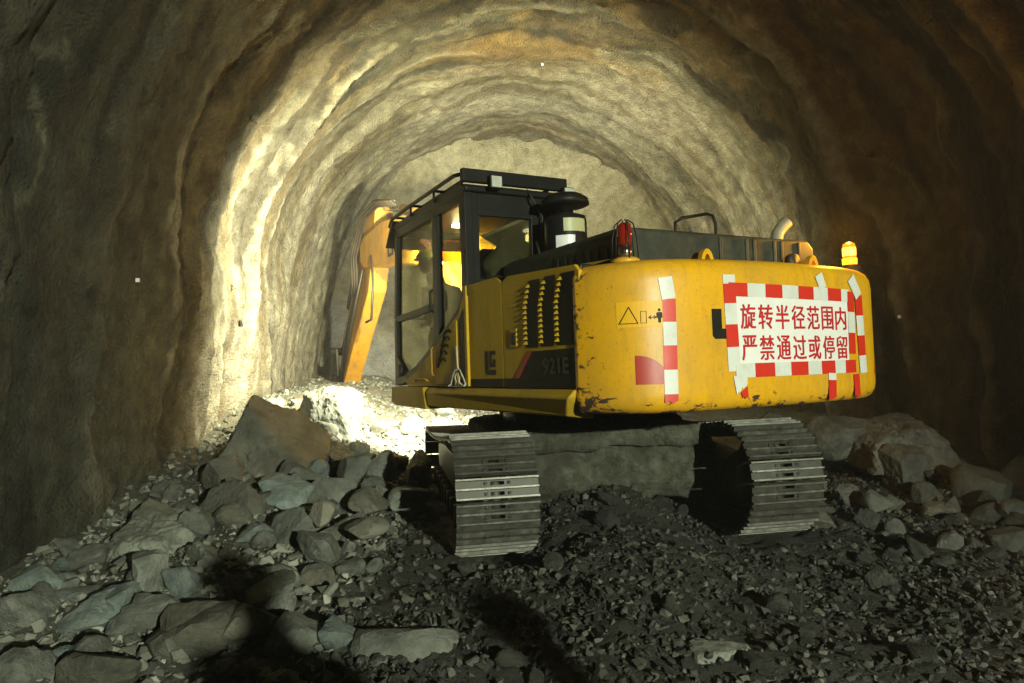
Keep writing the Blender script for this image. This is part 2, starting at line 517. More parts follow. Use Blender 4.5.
def lining_fields(S, T):
    """inward bulge of the sprayed concrete and its stain colour; S metres along, T arc parameter"""
    arc = T * 9.5
    wob = 0.46 * fbm(S * 0.25, arc * 0.24, 1.3, 3) + 0.13 * fbm(S * 0.9, arc * 1.0, 8.2, 3) + 0.05 * fbm(S * 2.6, arc * 2.4, 14.2, 3)
    ph = S / 1.40 + wob + 0.10 * np.abs(T)
    cell = np.floor(ph); u = ph - cell
    amp = np.clip(0.62 + 0.75 * vnoise(cell * 3.17 + .5, arc * 0.33, 4.4), 0.10, 1.3)
    amp = amp * (0.40 + 0.60 * sstep(0.08, 0.42, np.abs(T) + 0.22 * fbm(S * .6, arc * .6, 19.0, 3)))
    prof = np.exp(-(np.abs(u - .5) / .15) ** 1.6)
    minor = np.exp(-((((ph * 2.6 + .7 * fbm(S * .8, arc * .4, 23.0, 3)) % 1) - .5) / .20) ** 2) * np.clip(fbm(S * .9, arc * .5, 27.0, 2) + .35, 0, 1)
    rid = prof * amp
    gro = np.exp(-((u - .80) / .11) ** 2) * np.clip(.4 + amp, 0, 1)
    drip = np.clip(fbm(S * 4.0 + wob * 3, arc * 0.30, 9.7, 4), 0, 1)
    lump = np.clip(fbm(S * 1.6, arc * 1.5, 33.0, 4), -.2, 1)
    fade = (.12 + .88 * sstep(13.0, 10.0, S)) * (.50 + .50 * sstep(4.5, 7.5, S + 3 * np.clip(T, 0, 1)))
    d = 0.15 * rid * fade + 0.055 * minor * fade + 0.15 * fbm(S * 0.5, arc * 0.4, 2.2, 3) + 0.05 * drip + 0.055 * lump - 0.05 * gro
    calm = sstep(8.4, 9.8, S) * sstep(-.15, -.40, T)
    d = d - (.04 * lump + .02) * calm + calm * .055 * np.clip(fbm(S * 5.0 + wob * 4, arc * .22, 37.0, 3), 0, 1)
    d = d + 0.026 * (1 - .6 * calm) * fbm(S * 3.1, arc * 2.2, 6.1, 4, .6) + 0.020 * fbm(S * 9, arc * 9, 3.9, 3, .6) + 0.011 * vnoise(S * 24, arc * 24, 1.9)
    # colour
    side = np.clip(np.abs(T), 0, 1)
    warm = np.array([0.185, 0.158, 0.080]); olive = np.array([0.105, 0.107, 0.068]); pale = np.array([0.50, 0.46, 0.33])
    rust = np.array([0.175, 0.108, 0.034]); dark = np.array([0.050, 0.044, 0.026])
    a = np.clip(0.5 + 0.75 * fbm(S * 0.55, arc * 0.5, 11.0, 4), 0, 1)
    col = olive + (warm - olive) * a[..., None]
    st = sstep(0.12, 0.60, fbm(S * 1.9 + wob * 2.5, arc * 0.38, 21.0, 5))
    col = col + (dark - col) * (0.75 * st)[..., None]
    ru = sstep(0.22, 0.65, fbm(S * 1.5 + wob * 2, arc * 0.30, 31.0, 4) + 0.14 * sstep(0.05, 0.35, T) * sstep(0.75, 0.45, T))
    col = col + (rust - col) * (0.7 * ru)[..., None]
    grn = sstep(-.15, -.40, T) * (.65 - .3 * fbm(S * .8, arc * .8, 191.0, 3))
    lum = col.mean(-1, keepdims=True)
    col = col + (lum * np.array([1.10, 1.08, .72]) - col) * np.clip(grn, 0, 1)[..., None]
    wet = sstep(0.30, 0.85, rid + 0.35 * minor + 0.3 * drip + 0.30 * fbm(S * 6, arc * 2.0, 5.5, 3))
    col = col + (pale - col) * (0.62 * wet)[..., None]
    glow = sstep(8.2, 10.6, S + 1.2 * fbm(S * 0.6, arc * 0.35, 41.0, 3)) * (0.10 + 0.90 * np.maximum(sstep(-0.26, -0.50, T + 0.16 * fbm(S * .7, arc * .5, 2.0, 3)), sstep(10.8, 13.0, S + .6 * fbm(S * .7, arc * .5, 181.0, 3))))
    glow = np.clip(glow, 0, 1) * (0.75 + 0.25 * np.clip(1 - st, 0, 1))
    col = col + (np.array([0.47, 0.435, 0.32]) - col) * (0.72 * glow)[..., None]  # floodlit left wall and far glow painted in as a paler colour
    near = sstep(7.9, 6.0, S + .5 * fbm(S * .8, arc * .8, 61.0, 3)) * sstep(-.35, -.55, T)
    near_tone = np.array([0.058, 0.062, 0.046]) * (1 + .5 * fbm(S * 2, arc * 2, 71.0, 4))[..., None]
    col = col + (near_tone - col) * (0.80 * near)[..., None]  # near left wall set to a darker grey-green
    right_shade = sstep(9.2, 7.0, S + .8 * fbm(S * .8, arc * .8, 81.0, 3)) * sstep(.44, .62, T)
    col = col + (np.array([0.018, 0.017, 0.011]) - col) * (0.93 * right_shade)[..., None]  # unlit near right wall: shade painted in as near-black colour
    col = col * (1 - 0.62 * gro * np.clip(.7 + fbm(S * .9, arc * .5, 91.0, 3), 0, 1))[..., None]
    wat = sstep(.16, .42, fbm(S * 2.4 + wob * 3, arc * .16, 111.0, 4)) * (1 - .6 * glow)
    col = col * (1 - .60 * wat)[..., None]
    stk = sstep(.10, .55, fbm(S * 5.5 + wob * 5, arc * .22, 101.0, 3)) * sstep(7.0, 9.0, S)
    col = col + (np.array([0.17, 0.13, 0.06]) - col) * (0.62 * stk)[..., None]
    roofd = sstep(.02, .45, fbm(S * .75, arc * .42, 121.0, 4)) * sstep(.55, .30, np.abs(T)) * sstep(13.0, 11.0, S)
    col = col * (1 - .55 * roofd)[..., None]
    vn = fbm(S * .85 + wob, arc * .55, 141.0, 4)
    vein = np.exp(-(vn / .035) ** 2) * sstep(.0, .5, fbm(S * .6, arc * .6, 151.0, 2) + .25) * sstep(.75, .55, np.abs(T))
    col = col + (np.array([0.44, 0.40, 0.27]) - col) * (.55 * vein)[..., None]
    och = sstep(.25, .50, fbm(S * 1.1 + wob, arc * .6, 161.0, 4)) * sstep(.62, .40, T) * sstep(-.42, -.22, T) * sstep(13.0, 11.0, S)
    col = col + (np.array([0.26, 0.165, 0.045]) - col) * (.55 * och)[..., None]
    blk = sstep(.30, .46, fbm(S * 1.3 + wob, arc * .7, 171.0, 5)) * sstep(.80, .60, np.abs(T)) * (.25 + .75 * sstep(13.0, 11.0, S))
    col = col * (1 - .62 * blk)[..., None]
    crest = sstep(.50, .95, rid + .35 * fbm(S * 7, arc * 3, 131.0, 4)) * (.65 - .35 * glow)
    col = col + (np.array([0.30, 0.275, 0.19]) - col) * (.55 * crest)[..., None]
    fine = 1 + 0.38 * fbm(S * 6, arc * 6, 51.0, 4, .7)
    return d, np.clip(col * fine[..., None], 0.01, 0.9)

def build_lining(name, s, nt, label):
    t = np.linspace(-1, 1, nt)
    S, T = np.meshgrid(s, t, indexing='ij')
    x, z, ang = arch(T)
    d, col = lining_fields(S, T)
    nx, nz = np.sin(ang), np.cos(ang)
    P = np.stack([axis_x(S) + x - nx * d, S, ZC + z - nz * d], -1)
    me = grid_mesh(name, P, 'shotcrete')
    ca = me.color_attributes.new('stain_and_light', 'FLOAT_COLOR', 'POINT')
    c4 = np.concatenate([col.reshape(-1, 3), np.ones((col.size // 3, 1))], 1).astype(np.float32)
    ca.data.foreach_set('color', c4.ravel())
    o = mesh_obj(name, me)
    tag(o, label, None, None, 'structure')
    return o

s_fine = np.concatenate([np.arange(-13, 2.4, 0.16), np.arange(2.4, FACE_Y + 0.6, 0.036)])
build_lining('tunnel_wall', s_fine, 380, 'sprayed concrete tunnel lining with ribs, rust stains and pale drips')

# the working face that closes the tunnel
fx = np.linspace(-5.2, 5.2, 170); fz = np.linspace(-1.2, 7.4, 150)
FX, FZ = np.meshgrid(fx, fz, indexing='ij')
fd = 0.5 * fbm(FX * 0.4, FZ * 0.4, 1.0, 3) + 0.08 * fbm(FX * 2.0, FZ * 2.0, 5.0, 4)
fd += 0.9 * sstep(2.0, 5.0, np.hypot(FX, FZ - ZC)) * -1.0
P = np.stack([axis_x(FACE_Y) + FX, FACE_Y + fd, FZ], -1)
me = grid_mesh('tunnel_face', P[:, ::-1].copy(), 'shotcrete')
ca = me.color_attributes.new('stain_and_light', 'FLOAT_COLOR', 'POINT')
a = np.clip(0.5 + 0.7 * fbm(FX * 0.7, FZ * 0.7, 3.0, 4), 0, 1)[..., None]
fc = np.array([0.38, 0.345, 0.215]) * (1 - a) + np.array([0.56, 0.52, 0.36]) * a
gz = sstep(3.2, 1.2, FZ + 0.6 * fbm(FX, FZ, 9.0, 3))[..., None]
fc = fc + (np.array([0.40, 0.41, 0.39]) - fc) * gz
fc = fc[:, ::-1]
ca.data.foreach_set('color', np.concatenate([fc.reshape(-1, 3), np.ones((fc.size // 3, 1))], 1).astype(np.float32).ravel())
tag(mesh_obj('tunnel_face', me), 'pale rough rock face closing the tunnel ahead', None, None, 'structure')

# ------------------------------------------------------------------ the ground
def ground_h(x, y):
    x = np.asarray(x, float); y = np.asarray(y, float)
    dl = x - (axis_x(y) - RAD); dr = (axis_x(y) + RAD) - x
    hp = np.interp(y, [-14, 0, 3, 4.5, 5.9, 7, 8.2, 9.1, 10.2, 12, 16, 19], [0, 0, -.18, -.14, .00, .20, .34, .42, .60, .66, .8, .8])
    h = hp * (1 - sstep(1.0, 3.3, dl))
    hr = np.interp(y, [-14, 3, 5, 6.2, 7.4, 9, 12, 19], [0, 0, 0, .12, .36, .42, .4, .6])
    h = h + hr * (1 - sstep(0.5, 2.3, dr))
    front = np.interp(y, [9.4, 10.6, 12, 19], [0, .30, .42, .6])
    h = np.maximum(h, front * (0.7 + 0.3 * sstep(5, 1, np.abs(dl - 4.2))))
    mound = 0.36 * np.exp(-(((x - 0.75) / 0.62) ** 2) - (((y - 6.35) / 0.95) ** 2))
    mound += 0.16 * np.exp(-(((x - 0.95) / 0.6) ** 2) - (((y - 4.7) / 0.8) ** 2))
    h = h + mound
    # ruts under the crawler tracks
    for (tx, ty, w) in ((-0.50, 7.15, .36), (1.75, 7.55, .36)):
        u = (x - tx) * math.cos(R_(10)) + (y - ty) * math.sin(R_(10))
        rut = np.exp(-(u / w) ** 4) * sstep(4.6, 5.2, y) * sstep(10.3, 9.4, y)
        tgt = -0.02 - 0.012 * (y - 5.1)
        h = h * (1 - rut) + np.minimum(h, tgt) * rut
    rough = 0.065 * fbm(x * 0.9, y * 0.9, 2.0, 3) + 0.035 * fbm(x * 3.2, y * 3.2, 7.0, 4)
    return h + rough - 0.02

gx = np.concatenate([np.arange(-6.4, -4.0, .2), np.arange(-4.0, 5.6, 0.045), np.arange(5.6, 8.2, .2)])
gy = np.concatenate([np.arange(-14, 2.4, .3), np.arange(2.4, 9.6, .042), np.arange(9.6, 19.0, .1)])
GX, GY = np.meshgrid(gx, gy, indexing='ij')
GZ = ground_h(GX, GY) + 0.034 * fbm(GX * 7, GY * 7, 3.3, 4, .65)
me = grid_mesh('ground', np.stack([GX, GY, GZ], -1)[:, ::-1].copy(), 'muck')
tag(mesh_obj('ground', me), 'dark crushed muck covering the tunnel floor', None, None, 'structure')

# ------------------------------------------------------------------ rocks
def ico(sub):
    bm = bmesh.new(); bmesh.ops.create_icosphere(bm, subdivisions=sub, radius=1.0)
    v = np.array([p.co[:] for p in bm.verts]); f = np.array([[q.index for q in p.verts] for p in bm.faces])
    bm.free()
    return v, f
ICO = {k: ico(k) for k in (1, 2, 3, 4, 5)}

def rock_shape(seed, sub=3, planes=9, rough=0.04, cut=(0.45, 0.95), sharp=70.0):
    r = np.random.RandomState(seed)
    v, f = ICO[sub]
    n = r.normal(size=(planes, 3)); n /= np.linalg.norm(n, axis=1)[:, None]
    d = r.uniform(cut[0], cut[1], planes)
    q = np.maximum(v @ n.T, 1e-3)
    rr = d[None, :] / q
    rr = np.minimum(rr, 1.35)
    rad = -np.log(np.exp(-sharp * rr).sum(1) + math.exp(-sharp * 1.25)) / sharp     # soft minimum: slightly worn edges
    o = r.rand(3) * 90
    rad = rad + rough * 1.6 * fbm(v[:, 0] * 1.6 + o[0], v[:, 1] * 1.6 + o[1], v[:, 2] * 1.6 + o[2], 5, 0.6)
    if sub >= 3:
        rad = rad - rough * 1.5 * np.abs(fbm(v[:, 0] * 2.6 + o[1], v[:, 1] * 2.6 + o[2], v[:, 2] * 2.6 + o[0], 3, .6))
    p = v * rad[:, None]
    p = p - (p.max(0) + p.min(0)) / 2
    p = p / (p.max(0) - p.min(0))                # unit bounding box
    return p, f

def rock_mesh(name, p, f, mat, sm=False):
    me = bpy.data.meshes.new(name)
    me.from_pydata(p.tolist(), [], f.tolist())
    smooth(me, sm)
    me.materials.append(MATS[mat])
    return me

def rot_mat(r, tilt=3.14):
    return np.array(Euler((r.uniform(-tilt, tilt), r.uniform(-tilt, tilt), r.uniform(0, 6.28))).to_matrix())

def boulder(name, seed, x, y, zb, w, h, mat, label, dep=None, sub=4, planes=8, cut=(0.45, 0.95), fixed=None, rz=None, group=None):
    p, f = rock_shape(seed, sub, planes, 0.022, cut, 90.0)
    if fixed is not None:
        p = fixed
        f = ICO[sub][1]
    r = np.random.RandomState(seed + 5)
    if rz is None:
        rz = r.uniform(-0.5, 0.5)
    c, s = math.cos(rz), math.sin(rz)
    p = p @ np.array([[c, s, 0], [-s, c, 0], [0, 0, 1]])
    p = p / (p.max(0) - p.min(0))
    p = p * np.array([w, dep or w * 0.85, h])
    p[:, 2] += h / 2
    o = mesh_obj(name, rock_mesh(name, p, f, mat))
    o.location = (x, y, zb)
    tag(o, label, 'rock', group)
    return o

def plane_rock(planes, sub=5, seed=3, rough=0.03, sharp=60.0):
    v, f = ICO[sub]
    n = np.array([q[:3] for q in planes], float); n /= np.linalg.norm(n, axis=1)[:, None]
    d = np.array([q[3] for q in planes])
    rr = d[None, :] / np.maximum(v @ n.T, 1e-3)
    rr = np.minimum(rr, 1.8)
    rad = -np.log(np.exp(-sharp * rr).sum(1)) / sharp
    o = np.random.RandomState(seed).rand(3) * 50
    rad = rad + rough * 1.6 * fbm(v[:, 0] * 2.2 + o[0], v[:, 1] * 2.2 + o[1], v[:, 2] * 2.2 + o[2], 5, 0.6)
    p = v * rad[:, None]
    p = p - (p.max(0) + p.min(0)) / 2
    return p / (p.max(0) - p.min(0))

BOULDERS = [
 ('pyr', -2.68, 7.6, -0.18, 1.42, 1.18, 'rock_brown', 'huge dark peaked boulder leaning near the left wall, tallest rock in the rubble'),
 ('brt', -2.45, 9.35, 0.08, .95, .90, 'rock_grey', 'big pale block with floodlit top just behind the dark peaked boulder'),
 ('slab', -2.78, 5.55, -0.24, 1.08, .50, 'rock_grey', 'long low greenish slab lying against the foot of the left wall'),
 ('b4', -2.00, 6.30, 0.02, .54, .36, 'rock_blue', 'bluish angular block below the dark peaked boulder, streaked front face'),
 ('b5', -1.66, 6.60, 0.00, .44, .33, 'rock_grey', 'grey block touching the right side of the bluish angular block'),
 ('b6', -2.36, 6.05, -0.04, .55, .42, 'rock_brown', 'dull brown block between the long slab and the bluish block'),
 ('b7', -1.70, 5.50, -0.14, .36, .42, 'rock_grey', 'upright grey block right of the slab in the middle of the left slope'),
 ('b8', -2.10, 5.02, -0.24, .46, .40, 'rock_grey', 'upright pale-faced block in front of the long slab'),
 ('b9', -2.42, 4.90, -0.25, .44, .30, 'rock_grey', 'rounded block in front of the left half of the long slab'),
 ('b10', -2.16, 4.40, -0.24, .44, .29, 'rock_grey', 'pale rounded cobble in the lower left, above the wide bottom boulder'),
 ('b11', -2.97, 4.60, -0.25, .36, .26, 'rock_blue', 'small bluish boulder at the far left foot of the wall'),
 ('b12', -2.55, 4.32, -0.26, .52, .34, 'rock_blue', 'bluish sharp-edged boulder in the lower left'),
 ('b13', -2.20, 3.72, -0.40, .86, .36, 'rock_grey', 'wide pale boulder at the bottom left of the picture'),
 ('b14', -2.84, 3.95, -0.42, .36, .44, 'rock_blue', 'dark boulder cut by the left edge of the picture at the bottom'),
 ('b15', -1.78, 4.10, -0.30, .46, .28, 'rock_grey', 'grey boulder right of the wide bottom left boulder'),
 ('fg', -.62, 3.72, -0.34, .72, .44, 'rock_grey', 'broad foreground boulder at the bottom, left of centre, with rough lit top'),
 ('b17', -1.85, 3.45, -0.28, .34, .23, 'rock_grey', 'small boulder at the very bottom edge under the wide pale boulder'),
 ('s18', -1.47, 5.5, 0.12, .22, .21, 'rock_pale', 'small bright upright chip on the left slope'),
 ('s19', -1.08, 5.3, 0.12, .36, .14, 'rock_pale', 'flat bright shard on the left slope beside the left track'),
 ('m1', -1.54, 7.0, 0.14, .37, .34, 'rock_grey', 'round grey boulder right of the peaked boulder, nearer one of two'),
 ('m2', -1.32, 7.25, 0.12, .38, .34, 'rock_grey', 'round grey boulder right of the peaked boulder, nearer the track of two'),
 ('m3', -1.26, 6.2, 0.06, .33, .24, 'rock_brown', 'brownish block on the left slope level with the track'),
 ('m4', -2.72, 6.7, 0.12, .46, .38, 'rock_brown', 'brown block wedged between the left wall and the peaked boulder'),
 ('m5', -1.02, 6.5, 0.02, .26, .22, 'rock_grey', 'grey block in shade close to the left track'),
 ('r4', 3.00, 8.3, .32, .56, .42, 'rock_grey_dim', 'grey block showing under the counterweight above the right track'),
 ('r1', 3.45, 7.7, .30, .76, .48, 'rock_grey_dim', 'flat topped grey block right of the right track under the counterweight corner'),
 ('r2', 4.15, 7.5, .22, 1.26, .56, 'rock_grey_dim', 'largest boulder on the right, long and flat, lying against the right wall'),
 ('r3', 3.83, 6.9, -.02, .42, .58, 'rock_grey_dim', 'upright wedge of rock standing below the long right boulder'),
 ('r5', 4.32, 6.6, -.04, .54, .46, 'rock_grey_dim', 'tilted boulder with a sharp ridge near the right wall'),
 ('r6', 4.88, 6.9, .02, .48, .46, 'rock_grey_dim', 'dark boulder against the right wall at the picture edge'),
 ('r7', 3.26, 6.4, -.02, .26, .25, 'rock_grey_dim', 'small grey rock right of the right track'),
 ('r8', 3.78, 6.55, -.02, .25, .30, 'rock_grey_dim', 'small pale rock at the foot of the upright wedge'),
 ('r9', 3.77, 6.2, -.04, .24, .26, 'rock_grey_dim', 'small round rock in front of the upright wedge'),
 ('r10', 4.22, 6.0, -.02, .32, .26, 'rock_grey_dim', 'grey block at the right picture edge below the tilted boulder'),
 ('r11', 3.33, 5.4, -.16, .28, .28, 'rock_grey_dim', 'pointed grey rock in the right foreground, left of two'),
 ('r12', 3.50, 5.3, -.16, .23, .25, 'rock_grey_dim', 'pointed grey rock in the right foreground, right of two'),
 ('r13', 3.76, 5.4, -.10, .31, .25, 'rock_grey_dim', 'pale split rock at the right edge above the foreground'),
 ('r14', 3.16, 5.9, -.07, .18, .17, 'rock_grey_dim', 'small pale rock below the gap between the right boulders'),
 ('f2', 1.03, 3.6, -.15, .33, .19, 'rock_grey', 'flat rock in the dark centre foreground at the bottom'),
 ('f3', .38, 4.0, -.14, .25, .16, 'rock_brown', 'brown rock in the dark foreground in front of the left track'),
]
pyr = plane_rock([(-.9, -.25, .42, .62), (.62, -.35, .70, .62), (.1, -.95, .30, .55), (0, 0, -1, .6), (0, 1, .2, .6), (-.2, .8, .6, .7), (.95, .2, -.1, .9), (-.55, -.8, .1, .72), (.5, -.85, .12, .74)], seed=4, rough=0.035)
brt = plane_rock([(0, -.15, 1, .55), (-.85, -.5, .05, .62), (.75, -.35, .45, .62), (.1, -1, .18, .6), (0, 0, -1, .6), (0, 1, 0, .6), (1, .2, -.2, .8), (-.6, .4, .6, .75)], seed=9, rough=0.07)
slab = plane_rock([(0, -.35, 1, .42), (-.8, -.3, .6, .7), (.8, -.4, .4, .75), (.1, -1, .15, .6), (0, 0, -1, .5), (0, 1, 0, .7), (-.4, -.7, .5, .62), (.35, .2, .9, .52)], seed=12, rough=0.06)
r2s = plane_rock([(-.18, -.2, 1, .45), (.8, -.2, .55, .72), (-1, 0, .2, .85), (.05, -1, .25, .55), (0, 0, -1, .55), (0, 1, 0, .6), (.4, -.8, .3, .66), (-.5, -.2, .8, .62)], seed=15, rough=0.07)
r3s = plane_rock([(.1, -1, .1, .5), (-.95, -.2, -.12, .5), (.9, -.3, -.25, .52), (.1, -.2, 1, .8), (0, 0, -1, .85), (0, 1, 0, .6), (-.5, -.3, .8, .8)], seed=16, rough=0.04)
FIX = {'pyr': pyr, 'brt': brt, 'slab': slab, 'r2': r2s, 'r3': r3s, 'r1': None}
for i, (key, x, y, zb, w, h, mat, label) in enumerate(BOULDERS):
    fx_ = FIX.get(key)
    boulder('boulder', 100 + i * 7, x, y, zb, w, h, mat, label, sub=5 if fx_ is not None else 4, fixed=fx_, rz=0.0 if fx_ is not None else None)

# individual rubble lumps, one object each, sharing a dozen meshes per rock colour
rnd = np.random.RandomState(21)
VAR = {}
for mt in ('rock_grey', 'rock_blue', 'rock_brown', 'rock_pale', 'rock_dark', 'rock_grey_dim'):
    VAR[mt] = [rock_mesh('rubble_rock', *rock_shape(900 + q * 3, 3, 8, 0.025, (0.42, 0.95), 90.0), mt) for q in range(12)]
def in_track(x, y):
    for s in (-1.19, 1.19):
        cxx, cyy = 0.62, 7.4
        u = (x - cxx) * math.cos(R_(10)) + (y - cyy) * math.sin(R_(10)); v = -(x - cxx) * math.sin(R_(10)) + (y - cyy) * math.cos(R_(10))
        if abs(u - s) < 0.33 and -2.2 < v < 2.2:
            return True
    return False
LUMPS = []
def scatter(n, xr, yr, sz, mats, noun, group, keep=None):
    k = 0; tries = 0
    while k < n and tries < 9000:
        tries += 1
        x, y = rnd.uniform(*xr), rnd.uniform(*yr)
        if in_track(x, y) or (keep and not keep(x, y)):
            continue
        if x < axis_x(y) - RAD + 0.12 or x > axis_x(y) + RAD - 0.3:
            continue
        mt = mats[rnd.randint(len(mats))]
        o = mesh_obj('rubble_rock', VAR[mt][rnd.randint(12)])
        s = rnd.uniform(0, 1) ** 1.6 * (sz[1] - sz[0]) + sz[0]
        o.scale = (s * rnd.uniform(.8, 1.35), s * rnd.uniform(.75, 1.2), s * rnd.uniform(.6, 1.0))
        o.rotation_euler = (rnd.uniform(-.5, .5), rnd.uniform(-.5, .5), rnd.uniform(0, 6.28))
        o.location = (x, y, float(ground_h(x, y)) + s * 0.22)
        tag(o, None, 'rock', group)
        LUMPS.append((o, x, y, s, mt, noun))
        k += 1
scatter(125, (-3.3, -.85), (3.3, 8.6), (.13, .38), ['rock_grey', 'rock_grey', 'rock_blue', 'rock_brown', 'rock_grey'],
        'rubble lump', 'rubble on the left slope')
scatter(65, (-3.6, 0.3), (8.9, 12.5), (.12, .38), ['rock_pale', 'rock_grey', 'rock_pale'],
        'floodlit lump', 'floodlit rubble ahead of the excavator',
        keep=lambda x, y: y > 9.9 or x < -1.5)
scatter(75, (2.35, 5.2), (4.6, 8.6), (.08, .28), ['rock_grey_dim', 'rock_dark', 'rock_grey_dim', 'rock_brown'],
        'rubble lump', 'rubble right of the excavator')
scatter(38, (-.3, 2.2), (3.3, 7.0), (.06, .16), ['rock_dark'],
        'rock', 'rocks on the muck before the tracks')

# each lump is told apart by its look and by the landmark it lies beside
MARKS = [(-2.72, 7.6, 'the dark peaked boulder'), (-2.45, 9.35, 'the big pale block behind the peaked boulder'), (-2.78, 5.55, 'the long greenish slab'),
         (-2.0, 6.3, 'the bluish angular block'), (-2.2, 3.72, 'the wide bottom left boulder'), (-.62, 3.72, 'the broad foreground boulder'),
         (-1.08, 5.3, 'the flat bright shard'), (-1.70, 5.5, 'the upright grey block'), (-1.43, 7.1, 'the two round grey boulders'), (-2.55, 4.32, 'the bluish sharp-edged boulder'),
         (-.42, 5.3, 'the left track'), (1.8, 5.6, 'the right track'), (4.15, 7.5, 'the long right boulder'), (3.83, 6.9, 'the upright rock wedge'), (4.32, 6.6, 'the tilted sharp-ridged boulder'),
         (3.4, 5.35, 'the pair of pointed rocks'), (3.45, 7.7, 'the flat topped grey block'), (1.03, 3.6, 'the flat rock in the centre foreground'), (-2.9, 11.5, 'the excavator stick'), (-.5, 10.2, 'the front of the left track')]
ORD = ['nearest', 'second nearest', 'third nearest', 'fourth nearest', 'fifth nearest', 'sixth nearest', 'seventh nearest', 'eighth nearest', 'ninth nearest', 'tenth nearest', 'eleventh nearest', 'twelfth nearest']
TONE = {'rock_grey': 'grey', 'rock_blue': 'bluish', 'rock_brown': 'brown', 'rock_pale': 'pale', 'rock_dark': 'dark', 'rock_grey_dim': 'grey'}
sets = {}
for (o, x, y, sz_, mt, noun) in LUMPS:
    d2, mx_, my_, ph = min(((x - a) ** 2 + (y - b) ** 2, a, b, ph) for a, b, ph in MARKS)
    dx = (x / y - mx_ / my_) * my_; dy = y - my_
    rel = ('right of' if dx > 0 else 'left of') if abs(dx) > abs(dy) else ('behind' if dy > 0 else 'in front of')
    size = 'small' if sz_ < .17 else ('medium' if sz_ < .26 else 'large')
    sets.setdefault(f'{size} {TONE[mt]} {noun} {rel} {ph}'.replace(' behind the peaked boulder', '') if 'behind the p' in ph else f'{size} {TONE[mt]} {noun} {rel} {ph}', []).append((d2, o))
for ph, lst in sets.items():
    lst.sort(key=lambda q: q[0])
    for q, (_, o) in enumerate(lst):
        o['label'] = ph if len(lst) == 1 else f'{ORD[min(q, 11)]} {ph}'

# crushed rock too small to count: one mesh for each kind of muck
def hull(seed, n=9):
    r = np.random.RandomState(seed)
    bm = bmesh.new()
    for q in r.normal(size=(n, 3)):
        q = q / np.linalg.norm(q) * r.uniform(.35, .5)
        bm.verts.new(q)
    res = bmesh.ops.convex_hull(bm, input=bm.verts[:])
    bmesh.ops.delete(bm, geom=[v for v in bm.verts if not v.link_faces], context='VERTS')
    bmesh.ops.triangulate(bm, faces=bm.faces[:])
    bm.verts.index_update()
    out = np.array([v.co[:] for v in bm.verts]), np.array([[v.index for v in f.verts] for f in bm.faces])
    bm.free()
    return out
HULLS = [hull(50 + q, 8 + q % 4) for q in range(24)]

def gravel(name, n, seed, label, mat, xr, yr, smin, smax, pw, keep):
    r = np.random.RandomState(seed)
    N = n * 3
    x = r.uniform(*xr, N); y = yr[0] + (yr[1] - yr[0]) * r.rand(N) ** 1.5
    ok = (x > axis_x(y) - RAD - .05) & (x < axis_x(y) + RAD - .2) & (np.abs(x / y) < 1.1) & keep(x, y)
    dens = vnoise(x * 1.3, y * 1.3, 8.0)
    ok &= ~((dens < -.15) & (r.rand(N) < .5))
    x, y = x[ok][:n], y[ok][:n]
    z = ground_h(x, y)
    V, F, off = [], [], 0
    for xx, yy, zz in zip(x, y, z):
        if in_track(xx, yy):
            continue
        p, f = HULLS[r.randint(24)]
        s = smin + (smax - smin) * r.rand() ** pw
        q = (p * s * np.array([r.uniform(.8, 1.5), r.uniform(.8, 1.3), r.uniform(.6, 1.0)])) @ rot_mat(r, .8).T
        q = q + np.array([xx, yy, zz + s * 0.16])
        V.append(q); F.append(f + off); off += len(p)
    me = bpy.data.meshes.new(name)
    V = np.concatenate(V).astype(np.float32); F = np.concatenate(F).astype(np.int32)
    me.vertices.add(len(V)); me.vertices.foreach_set('co', V.ravel())
    me.loops.add(F.size); me.loops.foreach_set('vertex_index', F.ravel())
    me.polygons.add(len(F)); me.polygons.foreach_set('loop_start', np.arange(0, F.size, 3, dtype=np.int32))
    me.update(calc_edges=True)
    smooth(me, False)
    me.materials.append(MATS[mat])
    tag(mesh_obj(name, me), label, 'gravel', None, 'stuff')

def gravel_mat(name, a, b, c_):
    k = NT(name)
    geo = k.n('NewGeometry')
    c = k.ramp(geo.outputs['Random Per Island'], [(0.0, a), (0.65, b), (1.0, c_)])
    k.bump(k.noise(34, 6, 0.7), 0.6, 0.02)
    k.set(c, 0.62, 0, 0.45)
gravel_mat('gravel_dry', (0.075, 0.078, 0.060), (0.19, 0.195, 0.155), (0.36, 0.365, 0.30))
gravel_mat('gravel_wet', (0.016, 0.016, 0.012), (0.036, 0.036, 0.028), (0.11, 0.11, 0.085))
gravel('crushed_rock', 16000, 77, 'pale crushed rock filling the gaps of the left rubble slope', 'gravel_dry', (-5.0, 1.5), (2.9, 16.5), .020, .125, 2.8,
       lambda x, y: (x < -.95 + .12 * vnoise(x * 2, y * 2)) | ((y > 9.7) & (x < 1.5)))
gravel('wet_gravel', 26000, 78, 'dark wet gravel on the floor between and before the tracks', 'gravel_wet', (-1.2, 5.4), (2.9, 9.0), .014, .085, 3.0,
       lambda x, y: x > -1.0 + .12 * vnoise(x * 2, y * 2))

# ------------------------------------------------------------------ the excavator
EX = empty('excavator', (0.6, 7.35, -0.1), (R_(-2.7), R_(-0.8), R_(28)))
tag(EX, 'yellow crawler excavator seen from behind, black cab and taped warning banner on its counterweight', 'excavator')
UC = Matrix.Translation((.05, -.03, 0)) @ Matrix.Rotation(R_(-18), 4, 'Z')        # undercarriage turned against the upper body

